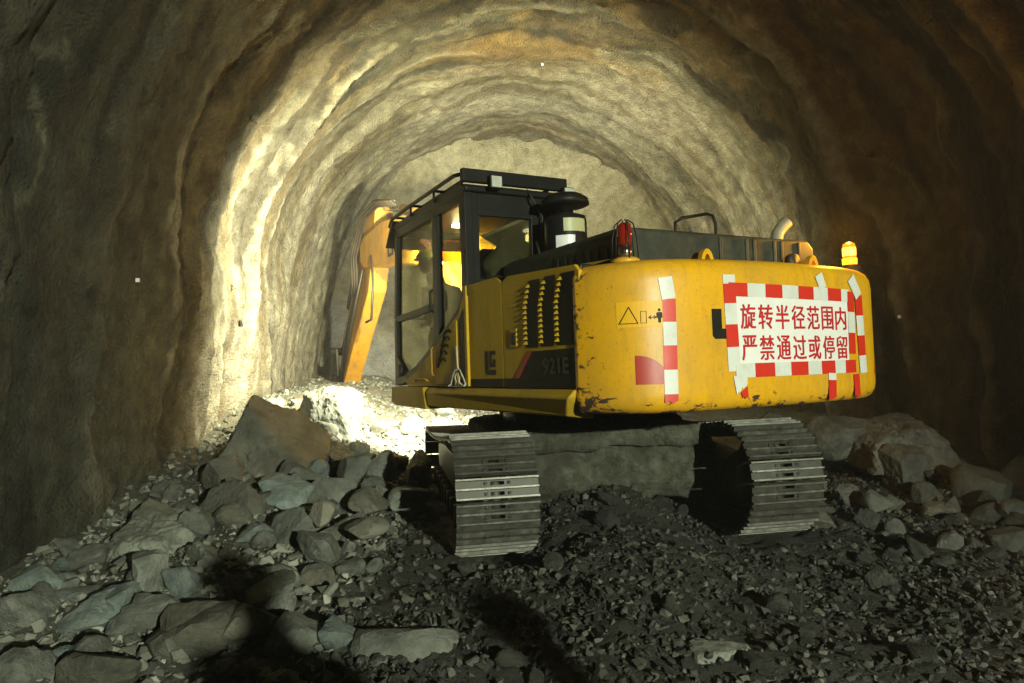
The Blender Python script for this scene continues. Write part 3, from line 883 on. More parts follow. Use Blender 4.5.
# --- crawler tracks
TRK_R, TRK_Y, TRK_Z = 0.415, 1.70, 0.455
IDL_R, IDL_Z = 0.325, 0.365
def track_path(n):
    pts = []
    for i in range(41):                         # top run, front to rear, falling towards the smaller idler
        q = i / 40
        pts.append((TRK_Y - q * 2 * TRK_Y, (IDL_Z + IDL_R) * (1 - q) + (TRK_Z + TRK_R) * q - 0.05 * math.sin(math.pi * q)))
    for i in range(1, 24):
        a = math.pi / 2 + math.pi * i / 24
        pts.append((-TRK_Y + TRK_R * math.cos(a), TRK_Z + TRK_R * math.sin(a)))
    pts += [(-TRK_Y + i * 2 * TRK_Y / 40, TRK_Z - TRK_R) for i in range(41)]
    for i in range(1, 24):
        a = -math.pi / 2 + math.pi * i / 24
        pts.append((TRK_Y + IDL_R * math.cos(a), IDL_Z + IDL_R * math.sin(a)))
    P = np.array(pts + [pts[0]])
    L = np.concatenate([[0], np.cumsum(np.hypot(*(P[1:] - P[:-1]).T))])
    out = []
    for q in range(n):
        s = L[-1] * (q + 0.3) / n
        y = np.interp(s, L, P[:, 0]); z = np.interp(s, L, P[:, 1])
        e = 0.09
        y2, y1 = np.interp((s + e) % L[-1], L, P[:, 0]), np.interp((s - e) % L[-1], L, P[:, 0])
        z2, z1 = np.interp((s + e) % L[-1], L, P[:, 1]), np.interp((s - e) % L[-1], L, P[:, 1])
        out.append((y, z, math.atan2(z2 - z1, y2 - y1)))
    return out, L[-1] / n

NSHOE = 56
PATH, PITCH = track_path(NSHOE)
def shoe_mesh():
    # local: X across the track, Y along the run, +Z outwards
    m = MB()
    hw, hp, t = 0.30, PITCH / 2 - 0.004, 0.011
    sx, sy, BY = 0.050, 0.013, hp / 2 - .002
    for (x0, x1) in ((-hw, -sx), (sx, hw)):
        m.box(((x0 + x1) / 2, 0, t / 2), (x1 - x0, 2 * hp, t), 'track_steel')
    for (y0, y1) in ((-hp, -BY - sy), (-BY + sy, BY - sy), (BY + sy, hp)):
        m.box((0, (y0 + y1) / 2, t / 2), (2 * sx, y1 - y0, t), 'track_steel')
    for gy_, gh in ((-hp + .010, 0.034), (0.0, 0.030), (hp - .010, 0.034)):
        m.prism([(gy_ - 0.010, t - 0.002), (gy_ + 0.010, t - 0.002), (gy_ + 0.006, t + gh), (gy_ - 0.006, t + gh)], 0, -hw, hw, 'track_edge')
    for bx in (-0.085, 0.085):
        for by in (-BY, BY):
            m.lathe([(0.013, t), (0.013, t + 0.010), (0.009, t + 0.013)], (bx, by, 0), 'track_steel', 6)
    for lx in (-0.085, 0.085):
        m.box((lx, 0, -0.045), (0.035, PITCH * 0.98, 0.085), 'steel_dark')
    return m.mesh('track_shoe')
SHOE = shoe_mesh()

for sgn in (-1, 1):
    x = 1.125 * sgn
    side_out = sgn
    m = MB(UC)
    # side frame (box beam) with sloping shoulders
    m.prism([(-1.45, .30), (1.35, .30), (1.45, .40), (1.35, .56), (.5, .62), (-.6, .62), (-1.40, .55)], 0, x - 0.17, x + 0.17, 'steel_dark')
    for q in range(8):
        yy = -1.22 + q * 0.35
        m.lathe([(0.0, -.24), (.10, -.24), (.10, -.16), (.075, -.14), (.075, .14), (.10, .16), (.10, .24), (0.0, .24)], (x, yy, .20), 'steel_dark', 16, 0)
    tr = m.build('track', EX, 0.008)
    m = MB(UC)
    m.lathe([(0, -.05), (.31, -.05), (.34, -.03), (.34, .03), (.31, .05), (0, .05)], (x, -TRK_Y, TRK_Z), 'steel_dark', 22, 0)
    m.lathe([(0, -.20), (.20, -.20), (.22, -.12), (.22, .12), (.20, .20), (0, .20)], (x, -TRK_Y, TRK_Z), 'steel_dark', 22, 0)
    m.build('sprocket', tr)
    m = MB(UC)
    m.lathe([(0, -.09), (.20, -.09), (.235, -.07), (.235, .07), (.20, .09), (0, .09)], (x, TRK_Y, IDL_Z), 'steel_dark', 22, 0)
    m.build('idler', tr)
    for (yy, zz, an) in PATH:
        o = mesh_obj('track_shoe', SHOE, tr)
        M = UC @ Matrix.Translation((x, yy, zz)) @ Matrix.Rotation(an, 4, 'X')
        # run direction has its outer side on the right hand: turn +Z outwards
        M = M @ Matrix.Rotation(math.pi, 4, 'Y')
        o.matrix_local = M

m = MB(UC)
m.prism([(-1.10, .22), (-1.22, .40), (-1.20, .66), (-1.02, .84), (.95, .86), (1.15, .62), (1.05, .25)], 0, -.98, .98, 'mud')
m.box((0, 0, .92), (1.3, 1.3, .14), 'mud')
m.box((0, -1.16, .78), (1.72, .26, .13), 'mud')
CB = m.build('car_body', EX)
roughen(CB, 5, .06, 3.5)
m = MB(); m.lathe([(.62, .84), (.66, .86), (.66, 1.02), (.60, 1.06)], (0, 0, 0), 'steel_dark', 40)
m.build('swing_bearing', EX)

# --- upper frame and skirts
m = MB()
m.box((0, -.45, 1.14), (2.3, 3.5, .16), 'black_paint')
m.box((.12, 1.2, 1.18), (.9, .9, .22), 'black_paint')
m.build('upper_frame', EX, 0.01)
m = MB()
SK = [(1.45, 1.06), (1.45, 1.245), (-2.30, 1.245), (-2.30, 1.09)]
m.prism([(1.46, 1.09), (1.44, 1.25), (.46, 1.25), (.40, 1.03), (1.36, 1.05)], 0, -1.40, -1.12, 'paint_skirt')
m.add([(-1.36, .40, 1.245), (-1.40, .38, 1.20), (-1.38, .42, 1.06), (-1.12, .42, 1.03), (-1.12, .40, 1.245),
       (-1.36, -2.27, 1.245), (-1.42, -2.27, 1.19), (-1.34, -2.12, 1.06), (-1.12, -2.12, 1.03), (-1.12, -2.27, 1.245)],
      [(0, 1, 6, 5), (1, 2, 7, 6), (2, 3, 8, 7), (3, 4, 9, 8), (4, 0, 5, 9), (0, 4, 3, 2, 1), (5, 6, 7, 8, 9)], 'paint_skirt')
m.build('side_skirt', EX, 0.012)
m = MB()
m.prism([(1.2, 1.08), (1.2, 1.25), (-2.30, 1.25), (-2.25, 1.05)], 0, 1.12, 1.38, 'paint_skirt')
m.build('side_skirt', EX, 0.012)

m = MB()
m.prism([(-.62, 1.26), (1.85, 1.26), (1.95, 1.40), (1.92, 1.98), (1.80, 2.06), (-.62, 2.06)], 0, .40, 1.34, 'paint_side')
TK = m.build('fuel_tank_blocker', EX, .03, 3)  # unseen tank, added to keep the low work lamp off the right side
m = MB(); m.lathe([(.06, 2.06), (.06, 2.11), (.04, 2.12)], (.85, .2, 0), 'black_paint', 16); m.build('filler_cap', TK)

# --- counterweight: lofted block, bulged in plan, rolled at top and bottom
CW0, CWH = .035, 1.385
def rear_y(r):
    a = abs(r - CW0) / CWH
    return -2.83 + .13 * a * a + .40 * a ** 9
def cw_outline(n=64):
    th = np.linspace(-1, 1, n)
    r = np.sin(th * math.pi / 2) * CWH + CW0
    return [(float(q), rear_y(float(q))) for q in r]
ol = cw_outline()
lev = [(1.10, .30), (1.075, .12), (1.085, .055), (1.11, .025), (1.15, .007), (1.20, 0), (1.35, 0), (1.55, 0), (1.75, 0), (1.93, 0), (1.99, .006), (2.035, .026), (2.062, .058), (2.075, .11), (2.08, .35)]
vs, fs = [], []
nO = len(ol) + 2
for (z, ins) in lev:
    k_ = 1 - ins / CWH
    ring = [((r - CW0) * k_ + CW0, y + ins) for (r, y) in ol]
    ring = [(ring[0][0], -2.27)] + ring + [(ring[-1][0], -2.10)]
    vs += [(r, y, z + (.018 * (1 - (r / 1.35) ** 2) if z > 1.9 else 0)) for (r, y) in ring]
for i in range(len(lev) - 1):
    for j in range(nO - 1):
        fs.append((i * nO + j, i * nO + j + 1, (i + 1) * nO + j + 1, (i + 1) * nO + j))
fs.append(tuple(range(nO)))
fs.append(tuple(range((len(lev) - 1) * nO, len(lev) * nO)))
fs += [(i * nO, (i + 1) * nO, (i + 2) * nO - 1, (i + 1) * nO - 1) for i in range(len(lev) - 1)]
m = MB(); m.add(vs, fs, 'paint_counterweight', True)
CW = m.build('counterweight', EX)

NRM = lambda r: Vector((-(rear_y(r + .005) - rear_y(r - .005)) / .01 * -1, -1, 0)).normalized()
def on_cw(r, u, off):
    sl = (rear_y(r + .005) - rear_y(r - .005)) / .01
    nrm = Vector((sl, -1, 0)).normalized()
    p = Vector((r, rear_y(r), u)) + nrm * off
    return tuple(p)

def patch(name, quad, off, mat, parent, nx=6, ny=4, th=0.0015, wrinkle=0.0, ragged=None, seed=0):
    """thin sheet stuck to the counterweight; quad = (TL, TR, BR, BL) in (r,u)"""
    r = np.random.RandomState(seed)
    (a, b, c, d) = [np.array(q, float) for q in quad]
    vs, fs = [], []
    for sidek in (0, 1):
        for i in range(nx + 1):
            for j in range(ny + 1):
                s, t = i / nx, j / ny
                p = (a * (1 - s) + b * s) * (1 - t) + (d * (1 - s) + c * s) * t
                if ragged == 'bottom' and j == ny:
                    p = p + np.array([0, (vnoise(i * 1.7 + seed, 0.5) * .5 + .1) * 0.05])
                w = wrinkle * float(vnoise(p[0] * 14 + seed, p[1] * 14)) if wrinkle else 0
                vs.append(on_cw(p[0], p[1], off + w + (th if sidek else 0)))
    n1 = (nx + 1) * (ny + 1)
    for i in range(nx):
        for j in range(ny):
            q = [i * (ny + 1) + j, (i + 1) * (ny + 1) + j, (i + 1) * (ny + 1) + j + 1, i * (ny + 1) + j + 1]
            fs.append(tuple(x + n1 for x in q)); fs.append(tuple(reversed(q)))
    rim = [i * (ny + 1) for i in range(nx + 1)] + [nx * (ny + 1) + j for j in range(1, ny + 1)] + \
          [i * (ny + 1) + ny for i in range(nx - 1, -1, -1)] + [j for j in range(ny - 1, 0, -1)]
    for i in range(len(rim)):
        p, q = rim[i], rim[(i + 1) % len(rim)]
        fs.append((p, q, q + n1, p + n1))
    m = MB(); m.add(vs, fs, mat, False)
    return m.build(name, parent)

def poly_patch(name, poly, off, mat, parent, th=0.002):
    bm = bmesh.new()
    bm.faces.new([bm.verts.new((r, u, 0)) for r, u in poly])
    bmesh.ops.triangulate(bm, faces=bm.faces[:])
    for _ in range(3):
        bmesh.ops.subdivide_edges(bm, edges=bm.edges[:], cuts=1, use_grid_fill=True)
    bmesh.ops.triangulate(bm, faces=bm.faces[:])
    for v_ in bm.verts:
        v_.co = on_cw(v_.co.x, v_.co.y, off + th)
    me = bpy.data.meshes.new(name); bm.to_mesh(me); bm.free()
    smooth(me)
    me.materials.append(MATS[mat])
    return mesh_obj(name, me, parent)

# counterweight marks: letter, reflector, warning pictogram
poly_patch('letter', [(-.625, 1.745), (-.548, 1.745), (-.548, 1.615), (-.42, 1.615), (-.42, 1.548), (-.605, 1.548), (-.625, 1.57)], .002, 'decal_black', CW)
arcp = [(-1.14, 1.455)] + [(-1.14 + .185 * math.sin(a), 1.27 + .185 * math.cos(a)) for a in np.linspace(.1, math.pi / 2, 9)] + [(-1.14, 1.27)]
poly_patch('reflector', arcp, .002, 'decal_red', CW)
arcp = [(1.10, 1.27), (1.22, 1.27), (1.22, 1.44), (1.15, 1.36)]
poly_patch('reflector', arcp, .002, 'decal_red', CW)
k = NT('decal_clear'); k.set((0.77, 0.41, 0.006), 0.5)
patch('decal', ((-1.215, 1.80), (-.975, 1.80), (-.975, 1.635), (-1.215, 1.635)), .0015, 'decal_clear', CW, 10, 2, .001)
def line_patch(pts, w, close=False):
    pts = pts + ([pts[0]] if close else [])
    m = MB()
    dense = []
    for p, q in zip(pts[:-1], pts[1:]):
        p = np.array(p); q = np.array(q)
        nseg = max(1, int(np.linalg.norm(q - p) / .012))
        dense += [(p + (q - p) * i / nseg, p + (q - p) * (i + 1) / nseg) for i in range(nseg)]
    for p, q in dense:
        d = (q - p) / np.linalg.norm(q - p); nn_ = np.array([-d[1], d[0]]) * w / 2
        e = d * w / 2
        c4 = [p - e + nn_, q + e + nn_, q + e - nn_, p - e - nn_]
        vs = [on_cw(*z, .0035) for z in c4]
        m.add(vs, [(0, 1, 2, 3)], 'decal_black')
    return m
line_patch([(-1.205, 1.66), (-1.12, 1.66), (-1.162, 1.765)], .005, True).build('pictogram', CW)
line_patch([(-1.105, 1.735), (-1.075, 1.735), (-1.075, 1.66), (-1.105, 1.66)], .003, True).build('pictogram', CW)
line_patch([(-1.06, 1.695), (-1.022, 1.695)], .006).build('pictogram', CW)
line_patch([(-1.05, 1.705), (-1.062, 1.695), (-1.05, 1.685)], .005).build('pictogram', CW)
line_patch([(-1.032, 1.705), (-1.020, 1.695), (-1.032, 1.685)], .005).build('pictogram', CW)
poly_patch('pictogram', [(-1.011, 1.727), (-.989, 1.727), (-.982, 1.722), (-.982, 1.69), (-.99, 1.69), (-.992, 1.66), (-1.008, 1.66), (-1.01, 1.69), (-1.018, 1.69), (-1.018, 1.722)], .0015, 'decal_black', CW)
poly_patch('pictogram', [(-1.0 + .009 * math.cos(q), 1.741 + .010 * math.sin(q)) for q in np.linspace(0, 5.5, 8)], .0015, 'decal_black', CW)

# --- hood and things on it
m = MB()
m.prism([(-.99, 2.06), (-1.02, 2.30), (-.95, 2.365), (.93, 2.365), (.99, 2.30), (.99, 2.06)], 1, -2.32, -.62, 'hood_black')
HOOD = m.build('engine_hood', EX, 0.03, 3)
for q in range(7):
    m = MB(); m.box((-1.012, -2.2 + q * 0.11, 2.2), (.012, .05, .10), 'black_paint'); m.build('grille_slot', HOOD)
# dents and stiffening folds across the rear of the hood
for rr in (-.05, .22, .30, .52, .60, .80):
    m = MB(); m.box((rr, -2.325, 2.22), (.03, .02, .24), 'hood_black'); m.build('hood_rib', HOOD, 0.008)
m = MB()
m.tube([(.13, -1.62, 2.36), (.14, -1.62, 2.60), (.22, -1.62, 2.645), (.50, -1.62, 2.70), (.57, -1.62, 2.69), (.60, -1.62, 2.62), (.60, -1.62, 2.36)], .014, 'black_paint', 8)
m.build('grab_rail', HOOD)
m = MB()
pp = [(.86, -2.05, 2.30), (.86, -2.05, 2.40), (.88, -2.05, 2.47), (.92, -2.07, 2.53), (.96, -2.09, 2.57)]
m.tube(pp, .052, 'pale_pipe', 16, caps=False)
m.tube(pp, .046, 'rubber', 16, caps=True)
m.build('exhaust_pipe', HOOD)
for rr in (-.31, .80):
    m = MB()
    arcs = [(rr + .062 * math.cos(a), 2.08 + max(0, .135 * math.sin(a))) for a in np.linspace(math.pi, 0, 14)]
    inn = [(rr + .033 * math.cos(a), 2.08 + max(0, .095 * math.sin(a))) for a in np.linspace(0, math.pi, 14)]
    vs = [(p[0], -2.46, p[1]) for p in arcs] + [(p[0], -2.46, p[1]) for p in inn[::-1]]
    vs += [(x_, y_ + .05, z_) for (x_, y_, z_) in vs]
    fs = []
    for i in range(13):
        fs += [(i, i + 1, 15 + i, 14 + i), (28 + i, 42 + i, 43 + i, 29 + i), (i, 28 + i, 29 + i, i + 1), (14 + i, 15 + i, 43 + i, 42 + i)]
    m.add(vs, fs, 'paint_counterweight')
    m.build('lifting_eye', CW, 0.004)
m = MB(); m.lathe([(0.0, -.03), (.055, -.03), (.06, 0), (.055, .03), (0, .03)], (.63, -2.40, 2.17), 'hose', 16, 1)
m.build('fuel_cap', CW)

# red beacon (unlit) in a wire cage on the left
m = MB(); m.lathe([(.098, 2.075), (.098, 2.10), (.075, 2.115)], (-1.03, -2.44, 0), 'paint_counterweight', 20)
BE = m.build('beacon_lamp', EX)
m = MB(); m.lathe([(.045, 2.115), (.045, 2.20)], (-1.03, -2.44, 0), 'chrome', 14); m.build('lamp_socket', BE)
m = MB(); m.lathe([(.050, 2.20), (.050, 2.30), (.044, 2.335), (.025, 2.352), (0, 2.356)], (-1.03, -2.44, 0), 'red_lens', 18); m.build('lens', BE)
m = MB()
for q in range(6):
    a = q * math.pi / 3 + .2
    c_, s_ = math.cos(a), math.sin(a)
    m.tube([(-1.03 + .09 * c_, -2.44 + .09 * s_, 2.10), (-1.03 + .083 * c_, -2.44 + .083 * s_, 2.25), (-1.03 + .062 * c_, -2.44 + .062 * s_, 2.345), (-1.03 + .02 * c_, -2.44 + .02 * s_, 2.375)], .0045, 'black_paint', 6)
m.build('wire_cage', BE)
# amber beacon (lit) on the right
AB = (1.285, -2.42)
m = MB(); m.lathe([(.095, 2.05), (.095, 2.10), (.07, 2.16)], (AB[0], AB[1], 0), 'rubber', 20)
BE2 = m.build('beacon_lamp', EX); BE2['label'] = 'lit amber beacon lamp on the right corner'
m = MB(); m.lathe([(.056, 2.16), (.058, 2.215)], (AB[0], AB[1], 0), 'amber_lens', 18); m.build('lens', BE2)
m = MB(); m.lathe([(.050, 2.21), (.052, 2.235), (.052, 2.305), (.044, 2.335), (.02, 2.35), (0, 2.352)], (AB[0], AB[1], 0), 'amber_lit', 18); m.build('lit_dome', BE2)
m = MB(); m.lathe([(.0525, 2.235), (.0535, 2.245), (.0535, 2.295), (.0525, 2.305)], (AB[0], AB[1], 0), 'amber_core', 18); m.build('lamp_core', BE2)

def point_at(name, loc, watts, col, rad, parent):
    l = bpy.data.lights.new(name, 'POINT'); l.energy = watts; l.color = col; l.shadow_soft_size = rad
    o = bpy.data.objects.new(name, l); COL.objects.link(o); o.location = loc; o.parent = parent
point_at('beacon_light', (AB[0], AB[1], 2.44), 50.0, (1.0, .42, .03), .04, EX)

# --- left side panels
XS = -1.335
def side_plate(name, poly, mat, parent, x0=XS, th=0.03, bevel=0.006):
    m = MB(); m.prism(poly, 0, x0, x0 + th, mat)
    return m.build(name, parent, bevel)
m = MB()
m.box((-.2, -1.45, 1.68), (2.2, 1.7, .82), 'black_paint')
m.build('engine_bay', EX, 0.01)
PAN = side_plate('side_panel', [(-.56, 1.255), (-1.195, 1.255), (-1.195, 2.10), (-1.10, 2.155), (-.56, 2.155)], 'paint_side', EX)
DOOR = side_plate('engine_door', [(-1.205, 1.255), (-2.33, 1.255), (-2.33, 2.04), (-2.28, 2.085), (-1.30, 2.135), (-1.205, 2.10)], 'paint_side', EX)
# sloping shoulder above the panels
m = MB()
m.add([(XS, -.56, 2.155), (XS, -1.1, 2.155), (XS + .005, -1.3, 2.13), (XS + .005, -2.33, 2.05), (-1.0, -2.33, 2.14), (-1.0, -.56, 2.20)],
      [(0, 1, 2, 3, 4, 5)], 'paint_side')
m.build('shoulder_plate', EX)
COLS = [(-1.585, -1.765), (-1.815, -1.985), (-2.035, -2.235)]
for (ya, yb) in COLS:
    tp = 2.05 if ya > -2.0 else 2.045
    pl = [(ya + .005, 1.555), (yb, 1.55), (yb - .01, 1.85), (yb - .05, tp), (ya - .07, tp + .004), (ya + .005, 1.84)]
    m = MB(); m.prism(pl, 0, XS - .004, XS + .01, 'decal_black'); m.build('louver', DOOR)
    for q in range(12):
        u = 1.575 + q * .0385
        sh = 0 if u < 1.84 else -(u - 1.84) / .2 * .075
        m = MB()
        y1 = ya + .012 + sh
        m.add([(XS - .005, y1, u), (XS - .005, y1, u + .030), (XS - .030, y1 - .010, u + .004), (XS - .005, y1 - .045, u + .002), (XS - .006, y1 - .030, u + .030)],
              [(0, 1, 2), (1, 4, 2), (4, 3, 2), (0, 2, 3), (0, 3, 4, 1)], 'paint_skirt')
        m.build('louver_fin', DOOR)
m = MB(); m.box((XS - .004, -1.385, 1.635), (.012, .115, .15), 'paint_skirt'); m.box((XS - .008, -1.40, 1.635), (.012, .06, .095), 'black_paint')
m.build('door_latch', DOOR, 0.004)
side_plate('decal_band', [(-1.215, 1.258), (-2.325, 1.258), (-2.325, 1.525), (-1.67, 1.525), (-1.44, 1.325), (-1.215, 1.325)], 'decal_black', DOOR, XS - .003, .002, 0)
side_plate('decal_stripe', [(-1.605, 1.53), (-1.675, 1.53), (-1.465, 1.33), (-1.375, 1.33)], 'decal_red', DOOR, XS - .0045, .002, 0)
side_plate('decal_band', [(-.57, 1.258), (-1.185, 1.258), (-1.185, 1.325), (-.57, 1.325)], 'decal_black', PAN, XS - .003, .002, 0)
# maker's mark: nested square letters
side_plate('emblem', [(-.865, 1.555), (-.925, 1.555), (-.925, 1.40), (-1.06, 1.40), (-1.06, 1.355), (-.90, 1.355), (-.865, 1.385)], 'decal_black', PAN, XS - .003, .002, 0)
side_plate('emblem', [(-.955, 1.555), (-1.06, 1.555), (-1.06, 1.52), (-.99, 1.52), (-.99, 1.455), (-1.025, 1.455), (-1.025, 1.485), (-1.06, 1.485), (-1.06, 1.42), (-.955, 1.42)], 'decal_black', PAN, XS - .003, .002, 0)

def text_mesh(body, bold=0.0):
    cu = bpy.data.curves.new('txt', 'FONT'); cu.body = body; cu.size = 1.0; cu.offset = bold
    cu.fill_mode = 'FRONT' if hasattr(cu, 'fill_mode') else cu.fill_mode
    cu.resolution_u = 3
    o = bpy.data.objects.new('txt', cu); COL.objects.link(o)
    dg = bpy.context.evaluated_depsgraph_get()
    me = bpy.data.meshes.new_from_object(o.evaluated_get(dg))
    bpy.data.objects.remove(o); bpy.data.curves.remove(cu)
    return me
def text_on(name, body, fn, mat, parent, x0, x1, z0, z1, bold=0.0):
    """flat lettering on a surface; heavier strokes by slightly shifted layers"""
    me = text_mesh(body)
    co = np.array([v.co[:] for v in me.vertices])
    fc = [tuple(p.vertices) for p in me.polygons]
    mn, mx = co.min(0), co.max(0)
    bpy.data.meshes.remove(me)
    V, F = [], []
    for li, (dx, dz) in enumerate(((0, 0), (1, 0), (-1, 0), (0, 1), (0, -1)) if bold else ((0, 0),)):
        b0 = len(V)
        for c in co:
            s = (c[0] - mn[0]) / (mx[0] - mn[0]); t = (c[1] - mn[1]) / (mx[1] - mn[1])
            V.append(fn(x0 + (x1 - x0) * s + dx * bold, z0 + (z1 - z0) * t + dz * bold * .5, li * .00025))
        F += [tuple(i + b0 for i in f_) for f_ in fc]
    me = bpy.data.meshes.new(name); me.from_pydata(V, [], F)
    me.materials.append(MATS[mat])
    return mesh_obj(name, me, parent)
text_on('lettering', '921E', lambda y, u, o: (XS - .0055 - o, y, u), 'decal_grey', DOOR, -1.83, -2.17, 1.355, 1.465, .007)

# --- cab
XC = -1.345; XI = -.36
CAB = None
m = MB()
# pillars and rails of the left side
def bar(m, p, q, w, d=.06, x=XC):
    p = np.array(p); q = np.array(q); t = (q - p) / np.linalg.norm(q - p); nn_ = np.array([-t[1], t[0]]) * w / 2
    m.prism([tuple(p + nn_), tuple(q + nn_), tuple(q - nn_), tuple(p - nn_)], 0, x, x + d, 'black_paint')
FRONT = [(1.42, 1.27), (1.40, 2.0), (1.30, 2.95)]
DIAG = [(1.36, 1.33), (1.12, 1.345), (.78, 1.43), (.32, 1.62), (-.05, 1.78), (-.36, 1.93), (-.475, 2.08), (-.49, 2.30), (-.47, 2.95)]
for a, b in zip(FRONT[:-1], FRONT[1:]): bar(m, a, b, .085)
for a, b in zip(DIAG[:-1], DIAG[1:]): bar(m, a, b, .085)
m.prism([(1.46, 1.26), (1.38, 1.26), (1.02, 1.30), (1.10, 1.40), (1.38, 1.60), (1.45, 1.60)], 0, XC - .002, XC + .05, 'black_paint')
bar(m, (.195, 1.70), (.16, 2.97), .135)
bar(m, (.25, 2.045), (1.36, 2.00), .07)
bar(m, (1.33, 2.955), (-.50, 2.965), .10)
m.prism([(-.44, 2.06), (-.56, 2.06), (-.56, 3.0), (-.44, 3.0)], 0, XC + .001, XC + .08, 'black_paint')
CAB = m.build('cab', EX, 0.008)
# rear wall of the cab with its window opening, right side frame, floor and roof
m = MB()
yb = -.55
for (r0, r1, u0, u1) in ((-1.34, -1.20, 2.10, 3.0), (-.66, -.30, 2.10, 3.0), (-1.20, -.66, 2.10, 2.22), (-1.20, -.66, 2.79, 3.0)):
    m.box(((r0 + r1) / 2, yb + .03, (u0 + u1) / 2), (r1 - r0, .06, u1 - u0), 'black_paint')
m.build('rear_wall', CAB, 0.006)
m = MB(); m.prism([(-1.20, 2.22), (-.66, 2.22), (-.66, 2.79), (-1.20, 2.79)], 1, yb + .025, yb + .033, 'cab_glass_dark'); m.build('rear_window', CAB)
m = MB()
m.box((XI, .45, 1.60), (.05, 1.9, .66), 'black_paint')
m.box((XI, -.47, 2.5), (.06, .12, 1.0), 'black_paint'); m.box((XI, 1.30, 2.5), (.06, .08, 1.0), 'black_paint')
m.box(((XC + XI) / 2, .45, 1.29), (XI - XC - .07, 1.85, .05), 'black_paint')
m.build('cab_shell', CAB, 0.006)
m = MB()
m.box((XI + .0, .41, 2.44), (.008, 1.55, .98), 'cab_glass'); m.build('side_window', CAB)
m = MB()
m.prism([(1.13, 1.39), (1.35, 1.36), (1.355, 2.0), (1.26, 2.93), (.20, 2.93), (.22, 1.72), (.34, 1.66), (.80, 1.47)], 0, XC + .030, XC + .036, 'cab_glass'); m.build('side_window', CAB)
m = MB()
m.prism([(.15, 1.74), (.13, 2.93), (-.45, 2.93), (-.46, 2.10), (-.35, 1.97)], 0, XC + .030, XC + .036, 'cab_glass'); m.build('side_window', CAB)
m = MB()
for a, b in zip(FRONT[:-1], FRONT[1:]):
    m.add([(XC + .06, a[0], a[1]), (XI - .03, a[0], a[1]), (XI - .03, b[0], b[1]), (XC + .06, b[0], b[1])], [(0, 1, 2, 3)], 'cab_glass')
m.build('windshield', CAB)
m = MB(); m.box(((XC + XI) / 2, 1.36, 2.02), (XI - XC, .05, .05), 'black_paint'); m.box(((XC + XI) / 2, 1.30, 2.96), (XI - XC, .07, .09), 'black_paint')
m.build('windshield_frame', CAB, 0.006)
m = MB(); m.box((-.80, 1.25, 2.79), (.62, .006, .26), 'film_yellow'); m.build('warm_glow_film', CAB)  # added yellow film, stands in for a patch of warm light
m = MB()
m.prism([(1.36, 3.0), (1.30, 3.07), (-.45, 3.09), (-.60, 3.05), (-.60, 2.99)], 0, XC - .01, XI + .08, 'black_paint')
ROOF = m.build('roof', CAB, 0.02, 3)
m = MB()
for xx in (XC - .02, XC + .12):
    m.tube([(xx, 1.46, 3.06), (xx, 1.36, 3.13), (xx, .9, 3.15), (xx, -.40, 3.17), (xx, -.58, 3.14)], .019, 'black_paint', 8)
m.tube([(XI + .06, 1.40, 3.12), (XI + .06, -.58, 3.17)], .017, 'black_paint', 8)
for yy in (1.36, .75, .1, -.56):
    m.tube([(XC - .02, yy, 3.15), (XI + .06, yy, 3.155)], .014, 'black_paint', 8)
    m.tube([(XC - .02, yy, 3.15), (XC - .02, yy, 3.04)], .012, 'black_paint', 6); m.tube([(XI + .06, yy, 3.15), (XI + .06, yy, 3.04)], .012, 'black_paint', 6)
m.build('roof_guard', ROOF)
m = MB()
m.prism([(1.52, 2.90), (1.60, 2.84), (1.38, 3.10), (1.30, 3.10)], 0, XC - .03, XI + .05, 'black_paint'); m.build('rain_visor', ROOF, 0.004)
m = MB()
m.box(((XC + XI) / 2 - .0, -.62, 3.12), (XI - XC + .10, .06, .12), 'black_paint'); m.build('roof_rear_beam', ROOF, 0.01)
for (rr, uu) in ((-1.10, 3.06), (-.34, 3.02)):
    m = MB(); m.box((rr, -.69, uu), (.12, .07, .12), 'black_paint'); W_ = m.build('work_lamp', ROOF, 0.01)
    m = MB(); m.box((rr, -.729, uu), (.098, .008, .098), 'lens_grey'); m.build('lens', W_)
m = MB()
m.tube([(-.72, -.60, 3.05), (-.70, -.66, 2.95), (-.63, -.64, 2.86), (-.58, -.62, 2.8), (-.60, -.62, 2.5), (-.56, -.63, 2.35), (-.50, -.64, 2.2)], .010, 'rubber', 6)
m.tube([(-.52, -.62, 3.0), (-.50, -.66, 2.7), (-.54, -.66, 2.4), (-.50, -.64, 2.2)], .008, 'rubber', 6)
m.build('cable', CAB)
m = MB(); m.tube([(-.60, -1.0, 3.03), (-.60, -1.0, 3.02)], .01, 'black_paint')
# lower yellow flank of the cab with vent plate
LOW = side_plate('lower_panel', [(1.02, 1.262), (-.55, 1.262), (-.55, 2.15), (-.50, 2.15), (-.49, 2.07), (-.37, 1.91), (-.05, 1.755), (.31, 1.595), (.77, 1.405), (1.10, 1.315)], 'paint_side', CAB, XC - .012, .03, 0.004)
VP_ = side_plate('vent_plate', [(.16, 1.275), (-.36, 1.275), (-.36, 1.86), (-.28, 1.86), (.10, 1.66), (.16, 1.60)], 'paint_skirt', CAB, XC - .030, .018, 0.01)
for q in range(5):
    u0 = 1.44 + q * .066
    m = MB()
    pts = [(XC - .033, .09 - q * .035 - i * .028, u0 + .055 * math.sin(i / 7 * math.pi) + i * .008) for i in range(8)]
    m.tube(pts, .010, 'decal_black', 6); m.build('vent_slot', VP_)
side_plate('gap_strip', [(-.39, 1.27), (-.50, 1.27), (-.50, 1.95), (-.39, 1.86)], 'decal_black', CAB, XC - .016, .004, 0)
